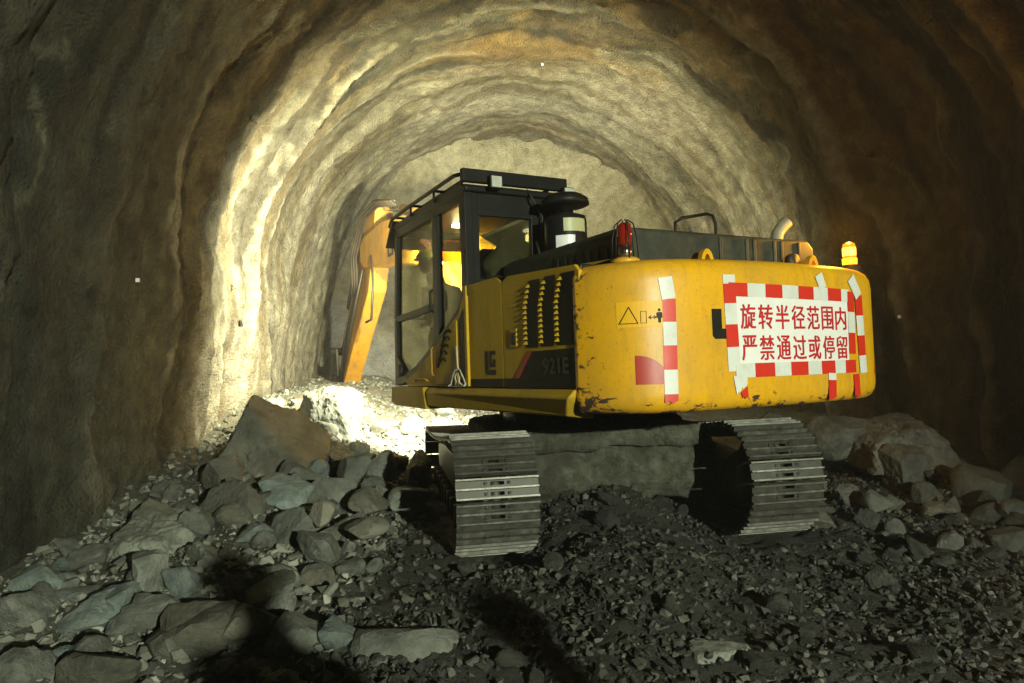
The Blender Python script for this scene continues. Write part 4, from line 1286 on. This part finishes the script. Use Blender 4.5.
m = MB(); m.tube([(XC - .03, .21, 1.36), (XC - .05, .21, 1.38), (XC - .05, .21, 1.62), (XC - .03, .21, 1.64)], .011, 'paint_boom', 8); m.build('hand_rail', CAB)
m = MB(); m.tube([(XC - .02, .20, 1.98), (XC - .05, .20, 2.0), (XC - .05, .20, 2.18), (XC - .02, .20, 2.20)], .011, 'black_paint', 8); m.build('door_handle', CAB)
m = MB(); m.tube([(XC - .02, .75, 1.31), (XC - .04, .7, 1.33), (XC - .04, .42, 1.33), (XC - .02, .40, 1.31)], .010, 'paint_skirt', 8); m.build('step_rail', CAB)
m = MB(); m.lathe([(.07, -.02), (.07, .02), (.04, .03)], (XC - .01, 1.26, 1.43), 'rubber', 14, 0); m.build('hinge', CAB)
# seat
m = MB()
m.box((-.85, .25, 1.62), (.52, .52, .16), 'seat_cloth'); m.box((-.85, -.06, 2.02), (.50, .14, .72), 'seat_cloth', (R_(8), 0, 0)); m.box((-.85, -.11, 2.46), (.28, .10, .22), 'seat_cloth')
m.box((-.85, .25, 1.42), (.36, .40, .26), 'black_paint')
m.build('seat', CAB, 0.03, 3)
m = MB()
m.box((-1.13, .50, 1.70), (.12, .5, .34), 'seat_cloth'); m.tube([(-1.13, .68, 1.86), (-1.13, .72, 2.02)], [.014, .024], 'rubber', 8)
m.box((-.57, .50, 1.70), (.12, .5, .34), 'seat_cloth'); m.tube([(-.57, .68, 1.86), (-.57, .72, 2.02)], [.014, .024], 'rubber', 8)
m.build('console', CAB, 0.02)

# small dome lamp under the roof
m = MB(); m.box((-.80, .75, 2.975), (.16, .10, .03), 'lamp_lit'); m.build('dome_lamp', CAB)
point_at('cab_light', (-.80, .80, 2.90), 8.0, (1.0, .80, .35), .05, EX)

# --- air cleaner with mushroom cap behind the cab
AC = (-.52, -.92)
m = MB()
m.lathe([(.10, 2.36), (.185, 2.40), (.19, 2.42), (.19, 2.70), (.18, 2.74), (.09, 2.77)], (AC[0], AC[1], 0), 'black_paint', 28)
ACO = m.build('air_cleaner', EX)
m = MB(); m.lathe([(.075, 2.76), (.075, 2.86), (.085, 2.86), (.085, 2.84)], (AC[0], AC[1], 0), 'chrome', 18); m.build('intake_neck', ACO)
m = MB(); m.lathe([(.20, 2.84), (.22, 2.85), (.21, 2.90), (.15, 2.94), (.05, 2.955), (0, 2.957)], (AC[0], AC[1], 0), 'black_paint', 26); m.build('mushroom_cap', ACO)
def cyl_sticker(a0, a1, z0, z1, r, mat):
    n = 8; vs = []
    for i in range(n + 1):
        a = a0 + (a1 - a0) * i / n
        for z in (z0, z1): vs.append((AC[0] + r * math.cos(a), AC[1] + r * math.sin(a), z))
    m = MB(); m.add(vs, [(2 * i, 2 * i + 2, 2 * i + 3, 2 * i + 1) for i in range(n)], mat, True); return m.build('sticker', ACO)
cyl_sticker(R_(-128), R_(-62), 2.585, 2.70, .1925, 'sticker_cream')
cyl_sticker(R_(-150), R_(-98), 2.44, 2.55, .1925, 'sticker_white')
m = MB()
m.box((-.55, -.86, 2.28), (.5, .35, .22), 'hood_black')
for q in range(5):
    m.tube([(-.75 + q * .09, -.75, 2.2), (-.74 + q * .09, -.82, 2.42 + .05 * (q % 2)), (-.70 + q * .08, -.7, 2.55)], .012, 'hose', 6)
m.build('hose_cluster', EX)
m = MB(); m.lathe([(.05, 2.17), (.05, 2.215), (.03, 2.225)], (-1.12, -.72, 0), 'chrome', 14); m.build('filler_cap', EX)

# --- boom, stick, bucket
def beam(name, side, widths, mat, parent, bevel=.02, r0=0.0):
    """closed side outline (y,u) extruded across r"""
    m = MB(); m.prism(side, 0, r0 - widths, r0 + widths, mat)
    return m.build(name, parent, bevel, 2)
BOOM = beam('boom', [(.05, 1.72), (.45, 1.55), (1.6, 2.30), (2.8, 2.85), (4.0, 3.06), (5.2, 3.22), (6.35, 3.34), (6.62, 3.48), (6.60, 3.78), (6.40, 3.90), (5.3, 3.98), (4.2, 3.86), (2.9, 3.48), (1.4, 2.75), (.15, 2.05)], .23, 'paint_boom', EX)
text_on('lettering', 'LIUGONG', lambda y, u, o: (-.2335 - o, y, u), 'decal_black', BOOM, 4.95, 3.1, 3.32, 3.56, .02)
m = MB()
for rr in (-.34, .34):
    m.tube([(rr, .9, 1.45), (rr, 2.3, 2.75)], .085, 'paint_boom', 14); m.tube([(rr, 2.3, 2.75), (rr, 2.95, 3.35)], .045, 'chrome', 12)
m.tube([(-.40, 2.95, 3.36), (.40, 2.95, 3.36)], .06, 'steel_dark', 12)
m.build('boom_cylinder', BOOM)
m = MB()
m.tube([(0, 3.4, 3.72), (0, 4.8, 4.10)], .085, 'paint_boom', 14); m.tube([(0, 4.8, 4.10), (0, 5.95, 4.36)], .045, 'chrome', 12)
m.box((0, 3.35, 3.66), (.14, .25, .2), 'paint_boom')
m.build('stick_cylinder', BOOM)
STICK = beam('stick', [(5.75, 4.40), (5.95, 4.52), (6.2, 4.42), (6.75, 3.75), (7.80, 2.5), (8.75, 1.18), (8.62, 1.0), (8.38, 1.04), (7.25, 2.10), (6.32, 2.90), (6.05, 3.45)], .17, 'paint_boom', EX)
m = MB()
m.tube([(-.05, 6.90, 4.05), (-.05, 7.95, 2.75)], .095, 'steel_dark', 12); m.tube([(-.05, 7.95, 2.75), (-.05, 8.65, 1.9)], .045, 'chrome', 10)
m.build('bucket_cylinder', STICK)
m = MB()
for rr in (-.20, .20):
    m.prism([(8.56, 1.95), (8.74, 1.95), (8.58, 1.35), (8.44, 1.40)], 0, rr - .025, rr + .025, 'steel_dark')
    m.prism([(8.60, 1.98), (8.78, 1.90), (9.30, 1.20), (9.14, 1.08)], 0, rr - .06, rr - .01, 'steel_dark')
m.tube([(-.30, 8.65, 1.90), (.30, 8.65, 1.90)], .08, 'steel_dark', 12); m.tube([(-.30, 9.2, 1.16), (.30, 9.2, 1.16)], .08, 'steel_dark', 12)
m.tube([(-.28, 8.58, 1.12), (.28, 8.58, 1.12)], .09, 'steel_dark', 12)
m.build('bucket_linkage', STICK)
m = MB()
for rr, ph in ((-.20, 0), (-.24, .3), (-.27, .7), (-.21, 1.0)):
    m.tube([(rr, 4.6, 4.12 + ph * .06), (rr - .02, 5.5, 4.28 + ph * .1), (rr - .04, 6.2, 4.2 + ph * .1), (rr - .06, 6.75 + ph * .1, 3.6), (rr - .02, 6.85 + ph * .1, 3.1), (rr, 7.05 + ph * .1, 2.9)], .026, 'hose', 8)
m.tube([(-.22, 5.9, 3.5), (-.3, 5.6, 2.9), (-.3, 5.75, 2.35), (-.2, 6.4, 2.35)], .022, 'hose', 8)
m.build('hydraulic_hose', STICK)
m = MB()
for q in range(4):
    m.tube([(-.18, 6.60 + q * .08, 3.35 - q * .02), (-.21, 7.30 + q * .08, 2.45), (-.19, 8.30 + q * .05, 1.25)], .026, 'hose' if q % 2 else 'steel_dark', 8)
m.box((-.20, 7.55, 2.25), (.06, .32, .05), 'steel_dark', (R_(-58), 0, 0)); m.box((-.20, 8.05, 1.65), (.06, .32, .05), 'steel_dark', (R_(-60), 0, 0))
m.build('pipe_run', STICK)
# bucket: curved shell with side plates and teeth, curled back towards the machine
cy, cz = 7.75, .55
prof = [(8.55, 1.25), (8.78, .95), (8.75, .55), (8.5, .22), (8.1, .06), (7.6, .08), (7.15, .30)]
m = MB()
vs = []; n = len(prof)
for rr in (-.55, .55): vs += [(rr, y, u) for y, u in prof]
for rr in (-.53, .53): vs += [(rr, 7.95 + (y - 7.95) * .93, .68 + (u - .68) * .93) for y, u in prof]
fs = [(i, i + 1, n + i + 1, n + i) for i in range(n - 1)] + [(2 * n + i, 3 * n + i, 3 * n + i + 1, 2 * n + i + 1) for i in range(n - 1)]
m.add(vs, fs, 'mud')
for rr in (-.57, .57):
    m.prism(prof + [(7.25, .75), (7.85, 1.18)], 0, rr - .02, rr + .02, 'mud')
m.prism([(7.88, 1.2), (8.7, 1.25), (8.6, 1.02), (7.95, .98)], 0, -.25, .25, 'mud')
BUCK = m.build('bucket', EX, 0.008); BUCK.location = (0, .45, -.38)
for q in range(5):
    rr = -.5 + q * .25
    m = MB(); m.prism([(7.25, .22), (7.22, .36), (6.85, .48), (6.86, .44)], 0, rr - .045, rr + .045, 'steel_dark'); m.build('tooth', BUCK, 0.006)
m = MB(); m.lathe([(.17, -.14), (.19, -.10), (.19, .30), (.16, .32)], (-.42, 6.85, .80), 'paint_boom', 20, 1)
m.lathe([(0, -.15), (.13, -.15), (.13, -.13)], (-.42, 6.85, .80), 'rubber', 18, 1); m.build('pin_boss', BUCK)

# front flood lamp carried on the boom (its lens looks ahead, away from us)
m = MB(); m.box((-.36, 3.40, 3.25), (.20, .12, .16), 'black_paint'); m.box((-.27, 3.40, 3.25), (.10, .06, .06), 'black_paint')
FL = m.build('flood_lamp', BOOM, 0.01)
m = MB(); m.box((-.36, 3.466, 3.25), (.17, .008, .13), 'lamp_lit'); m.build('lens', FL)
def spot_at(name, loc, aim, watts, col, size, blend, rad, parent=None):
    l = bpy.data.lights.new(name, 'SPOT')
    l.energy = watts; l.color = col; l.spot_size = R_(size); l.spot_blend = blend; l.shadow_soft_size = rad
    o = bpy.data.objects.new(name, l); COL.objects.link(o)
    o.location = loc
    o.rotation_euler = (Vector(aim) - Vector(loc)).to_track_quat('-Z', 'Y').to_euler()
    o.parent = parent
    return o
spot_at('flood_light', (-.36, 3.55, 3.25), (1.2, 8.0, 3.2), FRONT_W, (1.0, .93, .60), 166, .3, .09, EX)
m = MB(); m.box((.02, 1.40, 1.72), (.20, .10, .16), 'black_paint'); m.box((.02, 1.40, 1.46), (.05, .05, .40), 'black_paint')
FL2 = m.build('flood_lamp', EX, 0.01)
m = MB(); m.box((.02, 1.456, 1.72), (.17, .008, .13), 'lamp_lit'); m.build('lens', FL2)
spot_at('work_light', (.02, 1.53, 1.72), (1.6, 6.2, 1.95), LOW_W, (1.0, .97, .76), 178, .45, .08, EX)

m = MB(); m.box((-.72, 1.50, 3.17), (.18, .10, .14), 'black_paint'); m.box((-.72, 1.44, 3.10), (.04, .10, .10), 'black_paint')
FL3 = m.build('flood_lamp', ROOF, 0.01)
m = MB(); m.box((-.72, 1.556, 3.17), (.15, .008, .11), 'lamp_lit'); m.build('lens', FL3)
spot_at('roof_light', (-.72, 1.64, 3.17), (.9, 6.2, 3.0), ROOF_W, (1.0, .95, .62), 172, .5, .08, EX)

# ------------------------------------------------------------------ warning banner and tape on the counterweight
BN = empty('warning_banner', (0, 0, 0)); BN.matrix_world = EX.matrix_basis.copy()
tag(BN, 'white banner with red lettering framed in red and white tape on the counterweight', 'banner')
patch('sheet', ((-.43, 1.835), (.715, 1.815), (.705, 1.365), (-.42, 1.37)), .0025, 'banner_white', BN, 40, 14, .001, .0012)
for row, z0, z1 in (('旋转半径范围内', 1.612, 1.777), ('严禁通过或停留', 1.402, 1.567)):
    for i, ch in enumerate(row):
        ra = -.39 + i * .1575
        sl = -.010 * i / 6
        text_on('character', ch, lambda r, u, o: on_cw(r, u, .0065 + o), 'print_red', BN, ra, ra + .128, z0 + sl, z1 + sl, .0032)
def strip(p0, p1, w, first, parent, lens=None, step=.16, off=.004, seed=0, name='tape_piece', rag=None):
    p0 = np.array(p0, float); p1 = np.array(p1, float); L = np.linalg.norm(p1 - p0); d = (p1 - p0) / L
    nn_ = np.array([-d[1], d[0]]) * w / 2
    cuts = [0] + list(np.cumsum(lens)) if lens else list(np.arange(0, L, step)) + [L]
    red = first
    for q, (a, b) in enumerate(zip(cuts[:-1], cuts[1:])):
        if b - a < .01: continue
        A = p0 + d * a; B = p0 + d * b
        quad = (A + nn_, B + nn_, B - nn_, A - nn_) if abs(d[0]) > abs(d[1]) else (A - nn_, A + nn_, B + nn_, B - nn_)
        if abs(d[0]) <= abs(d[1]): quad = (A - nn_ if (A - nn_)[0] < (A + nn_)[0] else A + nn_, A + nn_ if (A - nn_)[0] < (A + nn_)[0] else A - nn_, B + nn_ if (B - nn_)[0] < (B + nn_)[0] else B - nn_, B - nn_ if (B - nn_)[0] < (B + nn_)[0] else B + nn_)
        patch(name, quad, off, 'tape_red' if red else 'tape_white', parent, 6, 6, .0008, .0010, rag if q == len(cuts) - 2 else None, seed + q)
        red = not red
strip((-.475, 1.972), (-.46, 1.32), .100, False, BN, [.06, .125, .0, .145, .15, .14, .03][:1] + [.13, .14, .15, .16], off=.0040, seed=1)
strip((-.48, 1.875), (.735, 1.855), .092, True, BN, step=.160, off=.0052, seed=11)
strip((-.45, 1.335), (.78, 1.333), .094, False, BN, [.165, .18, .155, .175, .145, .155, .125, .135], off=.0052, seed=31)
strip((.76, 1.885), (.745, 1.42), .085, True, BN, [.15, .155, .155], off=.0068, seed=51)
patch('tape_piece', ((-.475, 1.30), (-.36, 1.30), (-.36, 1.235), (-.455, 1.185)), .0068, 'tape_white', BN, 8, 5, .001, .001, 'bottom', 3)
patch('tape_piece', ((-.42, 1.19), (-.36, 1.23), (-.355, 1.15), (-.40, 1.15)), .0072, 'tape_red', BN, 6, 4, .001, .001, 'bottom', 8)
strip((.38, 2.0), (.43, 1.90), .082, False, BN, [.112], off=.0072, seed=61)
strip((.485, 1.29), (.475, 1.10), .085, False, BN, [.05, .14], off=.0072, seed=66, rag='bottom')
HT = empty('hazard_tape'); HT.matrix_world = EX.matrix_basis.copy()
tag(HT, 'single vertical strip of red and white tape on the left of the counterweight', 'tape')
strip((-.955, 1.95), (-.935, 1.81), .090, False, HT, [.141], off=.0035, seed=71)
strip((-.934, 1.81), (-.944, 1.155), .088, True, HT, [.147, .15, .155, .155, .052], off=.0035, seed=75, rag='bottom')
HT2 = empty('hazard_tape'); HT2.matrix_world = EX.matrix_basis.copy()
tag(HT2, 'vertical strip of red and white tape on the far right corner of the counterweight', 'tape')
strip((.77, 1.99), (.87, 1.85), .095, False, HT2, [.165], off=.0085, seed=81)
strip((.86, 1.86), (.885, 1.28), .10, True, HT2, [.15, .15, .15, .13], off=.0085, seed=85)
strip((.78, 1.275), (.785, 1.10), .075, True, HT2, [.17], off=.0085, seed=91, rag='bottom')

# ------------------------------------------------------------------ small things
# white rope knotted at the cab step
RP = empty('rope'); RP.matrix_world = EX.matrix_basis.copy()
tag(RP, 'short white rope tied in a bow at the foot of the cab', 'rope')
m = MB()
m.tube([(-1.385, -.38, 1.62), (-1.39, -.40, 1.48), (-1.39, -.42, 1.40)], .007, 'rope_white', 6)
for s in (-1, 1):
    m.tube([(-1.39, -.42, 1.40), (-1.40, -.42 + s * .05, 1.41), (-1.40, -.42 + s * .10, 1.36), (-1.395, -.42 + s * .16, 1.28), (-1.42, -.42 + s * .17, 1.265)], .008, 'rope_white', 6)
    m.tube([(-1.39, -.42, 1.40), (-1.40, -.42 + s * .06, 1.35), (-1.40, -.42 + s * .03, 1.30), (-1.39, -.42 + s * .09, 1.27)], .007, 'rope_white', 6)
m.build('cord', RP)

# white bag on the shelf behind the seat
v, f = ICO[4]
p = v.copy()
p = p * (1 + .10 * fbm(v[:, 0] * 2, v[:, 1] * 2, v[:, 2] * 2, 4)[:, None])
top = sstep(.25, 1.0, v[:, 2])
p[:, :2] *= (1 - .78 * top)[:, None]
p[:, 2] += .35 * top
p = p * np.array([.20, .12, .20])
me = rock_mesh('bag', p, f, 'bag_white', True)
BG = mesh_obj('bag', me)
BG.matrix_world = EX.matrix_basis @ Matrix.Translation((-.86, -.36, 2.36))
tag(BG, 'pale cloth bag seen through the rear window of the cab', 'bag')

# survey reflectors on the walls
def wall_point(y, t, inset=0.03):
    x, z, ang = arch(np.array([t])); d, _ = lining_fields(np.array([y]), np.array([t]))
    nx, nz = math.sin(float(ang[0])), math.cos(float(ang[0]))
    q = float(d[0]) + inset
    return Vector((axis_x(y) + float(x[0]) - nx * q, y, ZC + float(z[0]) - nz * q)), Vector((-nx, 0, -nz))
for (y, t, lab) in ((6.85, -.705, 'tiny white survey reflector fixed to the dark left wall'), (8.7, .735, 'tiny white survey reflector fixed to the right wall beside the beacon'), (12.2, .03, 'tiny white survey reflector up in the tunnel crown')):
    p, nrm = wall_point(y, t)
    m = MB(); m.box((0, -.012, 0), (.038, .006, .038), 'reflector'); m.box((0, 0, 0), (.046, .018, .046), 'lamp_metal'); m.tube([(0, 0, 0), (0, .01, 0)], .01, 'lamp_metal')
    o = m.build('survey_reflector'); o.location = p
    tag(o, lab, 'reflector', 'survey reflectors on the lining')
# rock bolts
BOLT = MB()
BOLT.box((0, 0, .0), (.15, .15, .014), 'steel_dark'); BOLT.lathe([(.03, .007), (.03, .035), (.018, .04), (.018, .16), (0, .162)], (0, 0, 0), 'steel_dark', 8)
bme = BOLT.mesh('rock_bolt')
BOLTS = [(6.9, -.36, 'upper left of the arch, nearest on that side'), (8.8, -.47, 'left of the arch, upper of a close pair'), (9.1, -.50, 'left of the arch, lower of a close pair'),
         (9.6, -.69, 'floodlit left wall, higher of two'), (9.9, -.74, 'floodlit left wall, lower of two'), (7.6, -.26, 'crown left of centre'),
         (7.2, .20, 'crown right of centre, nearest one'), (8.1, .30, 'upper right of the arch, middle one'), (9.4, .24, 'crown right of centre, farther one'),
         (10.6, .10, 'crown straight above the cab'), (7.0, .42, 'right of the arch, nearest one'), (8.8, .52, 'right of the arch above the beacon')]
for (y, t, where) in BOLTS:
    p, nrm = wall_point(y, t, .005)
    o = mesh_obj('rock_bolt', bme); o.location = p; o.scale = (.6, .6, .45)
    o.rotation_euler = nrm.to_track_quat('Z', 'Y').to_euler()
    tag(o, 'dark rock bolt in the ' + where, 'bolt', 'rock bolts in the lining')

# ------------------------------------------------------------------ people
def skin_body(name, J, E, mat, parent=None):
    me = bpy.data.meshes.new(name)
    keys = list(J)
    me.from_pydata([J[q][0] for q in keys], [(keys.index(a), keys.index(b)) for a, b in E], [])
    o = mesh_obj(name, me, parent)
    sk = o.modifiers.new('skin', 'SKIN'); sk.use_smooth_shade = True
    for i, q in enumerate(keys):
        r = J[q][1]
        me.skin_vertices[0].data[i].radius = r if isinstance(r, tuple) else (r, r)
        me.skin_vertices[0].data[i].use_root = (q == 'pelvis')
    sb = o.modifiers.new('sub', 'SUBSURF'); sb.levels = 1; sb.render_levels = 2
    me.materials.append(MATS[mat])
    return o
def head_mesh(c, face, parent, helmet=True):
    """head with brow, nose, jaw and ears; face = horizontal direction it looks"""
    v, f = ICO[4]
    p = v * np.array([.076, .098, .118])
    fr = np.clip(v[:, 1], 0, 1)
    jaw = sstep(-.1, -.9, v[:, 2])
    p[:, 0] *= 1 - .30 * jaw
    p[:, 1] += .012 * jaw * fr
    nose = np.exp(-(v[:, 0] / .16) ** 2 - ((v[:, 2] + .12) / .22) ** 2) * (v[:, 1] > 0)
    p[:, 1] += .026 * nose
    for s in (-1, 1):
        eye = np.exp(-((v[:, 0] - s * .38) / .17) ** 2 - ((v[:, 2] - .08) / .13) ** 2) * (v[:, 1] > 0)
        p[:, 1] -= .011 * eye
        ear = np.exp(-((v[:, 1] + .05) / .16) ** 2 - ((v[:, 2] + .02) / .26) ** 2) * (s * v[:, 0] > 0)
        p[:, 0] += s * .016 * ear
    mouth = np.exp(-(v[:, 0] / .30) ** 2 - ((v[:, 2] + .50) / .06) ** 2) * (v[:, 1] > 0)
    p[:, 1] -= .006 * mouth
    a = math.atan2(-face[0], face[1])
    ca_, sa_ = math.cos(a), math.sin(a)
    Rm = np.array([[ca_, -sa_, 0], [sa_, ca_, 0], [0, 0, 1]])
    p = p @ Rm.T + np.array(c)
    o = mesh_obj('head', rock_mesh('head', p, f, 'skin', True), parent)
    hv = v[v[:, 2] > -2]
    q = v * np.array([.108, .128, .105]); q[:, 2] = np.maximum(q[:, 2], -.004)
    brim = (v[:, 2] < 0.06)
    q[brim, :2] *= 1.14; q[brim & (v[:, 1] > .3), 1] *= 1.12
    q = q @ Rm.T + np.array(c) + np.array([0, 0, .048])
    h = mesh_obj('helmet', rock_mesh('helmet', q, f, 'helmet_yellow' if helmet else 'work_clothes', True), parent)
    return o

def hand_edges(J, E, wrist, w, dirv, up, side, tag_):
    w = Vector(w); dirv = Vector(dirv).normalized(); up = Vector(up).normalized(); sd = Vector(side).normalized()
    J[tag_ + 'palm'] = (tuple(w + dirv * .05), (.036, .018)); E.append((wrist, tag_ + 'palm'))
    for i, (o_, L) in enumerate(((-.030, .070), (-.010, .080), (.010, .075), (.030, .058))):
        b = w + dirv * .09 + sd * o_
        J[f'{tag_}f{i}a'] = (tuple(b), .010); J[f'{tag_}f{i}b'] = (tuple(b + dirv * L * .55 - up * .012), .009); J[f'{tag_}f{i}c'] = (tuple(b + dirv * L * .75 - up * .04), .008)
        E += [(tag_ + 'palm', f'{tag_}f{i}a'), (f'{tag_}f{i}a', f'{tag_}f{i}b'), (f'{tag_}f{i}b', f'{tag_}f{i}c')]
    b = w + dirv * .045 - sd * .045
    J[tag_ + 't'] = (tuple(b), .011); J[tag_ + 't2'] = (tuple(b + dirv * .045 - up * .02), .009)
    E += [(tag_ + 'palm', tag_ + 't'), (tag_ + 't', tag_ + 't2')]

# operator on the seat (cab coordinates)
OP = empty('person'); OP.matrix_world = EX.matrix_basis.copy()
tag(OP, 'operator in a bright yellow helmet and dark work clothes sitting in the cab', 'person')
ox, oy, oz = -.95, .40, 1.74
J = {'pelvis': ((ox, oy, oz + .06), (.16, .12)), 'belly': ((ox - .03, oy + .16, oz + .24), (.15, .115)), 'chest': ((ox - .08, oy + .36, oz + .46), (.16, .115)),
     'neck': ((ox - .13, oy + .52, oz + .66), .060), 'headb': ((ox - .15, oy + .57, oz + .74), .055)}
E = [('pelvis', 'belly'), ('belly', 'chest'), ('chest', 'neck'), ('neck', 'headb')]
for s, t_ in ((-1, 'l'), (1, 'r')):
    J[t_ + 'sh'] = ((ox - .08 + s * .18, oy + .40, oz + .52), .066); J[t_ + 'el'] = ((ox - .02 + s * .22, oy + .34, oz + .24), .050); J[t_ + 'wr'] = ((ox + .0 + s * .22, oy + .46, oz + .18), .034)
    E += [('chest', t_ + 'sh'), (t_ + 'sh', t_ + 'el'), (t_ + 'el', t_ + 'wr')]
    hand_edges(J, E, t_ + 'wr', J[t_ + 'wr'][0], (0, 1, -.05), (0, 0, 1), (s, 0, 0), t_)
    J[t_ + 'hip'] = ((ox + s * .11, oy + .10, oz + .05), .090); J[t_ + 'kn'] = ((ox + s * .14, oy + .50, oz + .08), .066); J[t_ + 'an'] = ((ox + s * .14, oy + .56, oz - .34), .045); J[t_ + 'to'] = ((ox + s * .14, oy + .74, oz - .38), .036)
    E += [('pelvis', t_ + 'hip'), (t_ + 'hip', t_ + 'kn'), (t_ + 'kn', t_ + 'an'), (t_ + 'an', t_ + 'to')]
skin_body('body', J, E, 'work_clothes', OP)
head_mesh((ox - .16, oy + .61, oz + .85), (-.25, 1), OP)

# ------------------------------------------------------------------ lamp behind the viewpoint
def bystander(x, y, ang, label):
    P_ = empty('person', (x, y, float(ground_h(x, y))), (0, 0, ang))
    tag(P_, label, 'person')
    J = {'pelvis': ((0, 0, .95), (.15, .11)), 'belly': ((0, 0, 1.12), (.14, .10)), 'chest': ((0, .01, 1.32), (.17, .115)), 'neck': ((0, .01, 1.48), .066), 'headb': ((0, .02, 1.56), .064)}
    E = [('pelvis', 'belly'), ('belly', 'chest'), ('chest', 'neck'), ('neck', 'headb')]
    for s, t_ in ((-1, 'l'), (1, 'r')):
        J[t_ + 'sh'] = ((s * .19, .0, 1.40), .068); J[t_ + 'el'] = ((s * .27, .06, 1.13), .05); J[t_ + 'wr'] = ((s * .20, .28, 1.20), .034)
        E += [('chest', t_ + 'sh'), (t_ + 'sh', t_ + 'el'), (t_ + 'el', t_ + 'wr')]
        hand_edges(J, E, t_ + 'wr', J[t_ + 'wr'][0], (-s * .2, 1, .3), (0, -.3, 1), (s, 0, 0), t_)
        J[t_ + 'hip'] = ((s * .11, 0, .88), .10); J[t_ + 'kn'] = ((s * .13, .02, .50), .068); J[t_ + 'an'] = ((s * .14, 0, .10), .048); J[t_ + 'to'] = ((s * .16, .16, .045), .042)
        E += [('pelvis', t_ + 'hip'), (t_ + 'hip', t_ + 'kn'), (t_ + 'kn', t_ + 'an'), (t_ + 'an', t_ + 'to')]
    skin_body('body', J, E, 'work_clothes', P_)
    head_mesh((0, .03, 1.60), (0, 1), P_)
bystander(1.15, -.6, 0.0, 'person in dark clothes behind the viewpoint whose shadow falls on the left rubble')
bystander(2.2, -1.0, 0.1, 'person in dark clothes behind the viewpoint whose shadow falls before the left track')

LP = Vector((5.1, -7.6, 3.75))
m = MB()
m.box((0, 0, 0), (.46, .14, .34), 'lamp_metal'); m.box((0, -.09, 0), (.36, .06, .26), 'lamp_metal')
m.tube([(-.25, 0, 0), (-.25, -.1, -.25), (.25, -.1, -.25), (.25, 0, 0)], .016, 'lamp_metal'); m.tube([(0, -.1, -.25), (.0, -.25, -.5)], .02, 'lamp_metal')
WF = m.build('wall_floodlight', None, .01)
m = MB(); m.box((0, .074, 0), (.42, .008, .30), 'lamp_lit'); m.build('lens', WF)
WF.location = LP
WF.rotation_euler = (R_(-11), 0, R_(17))
tag(WF, 'floodlight on the right wall behind the viewpoint', 'floodlight')
spot_at('wall_flood_light', LP + Vector((-.03, .16, -.02)), (-.5, 6.0, 1.40), REAR_W, (.93, 1.0, .78), 46, .6, .09)

# ------------------------------------------------------------------ dusty air of the tunnel
k = NT('dusty_air')
k.t.nodes.remove(k.b)
pv = k.n('VolumePrincipled')
pv.inputs['Color'].default_value = (0.95, 0.93, 0.85, 1)
pv.inputs['Density'].default_value = 0.004
pv.inputs['Anisotropy'].default_value = 0.35
k.l(pv.outputs[0], k.out.inputs['Volume'])
m = MB(); m.box((.5, 2.0, 3.0), (19, 40, 9.5), 'dusty_air')
tag(m.build('haze'), 'thin dust hanging in the tunnel air', 'haze', None, 'stuff')
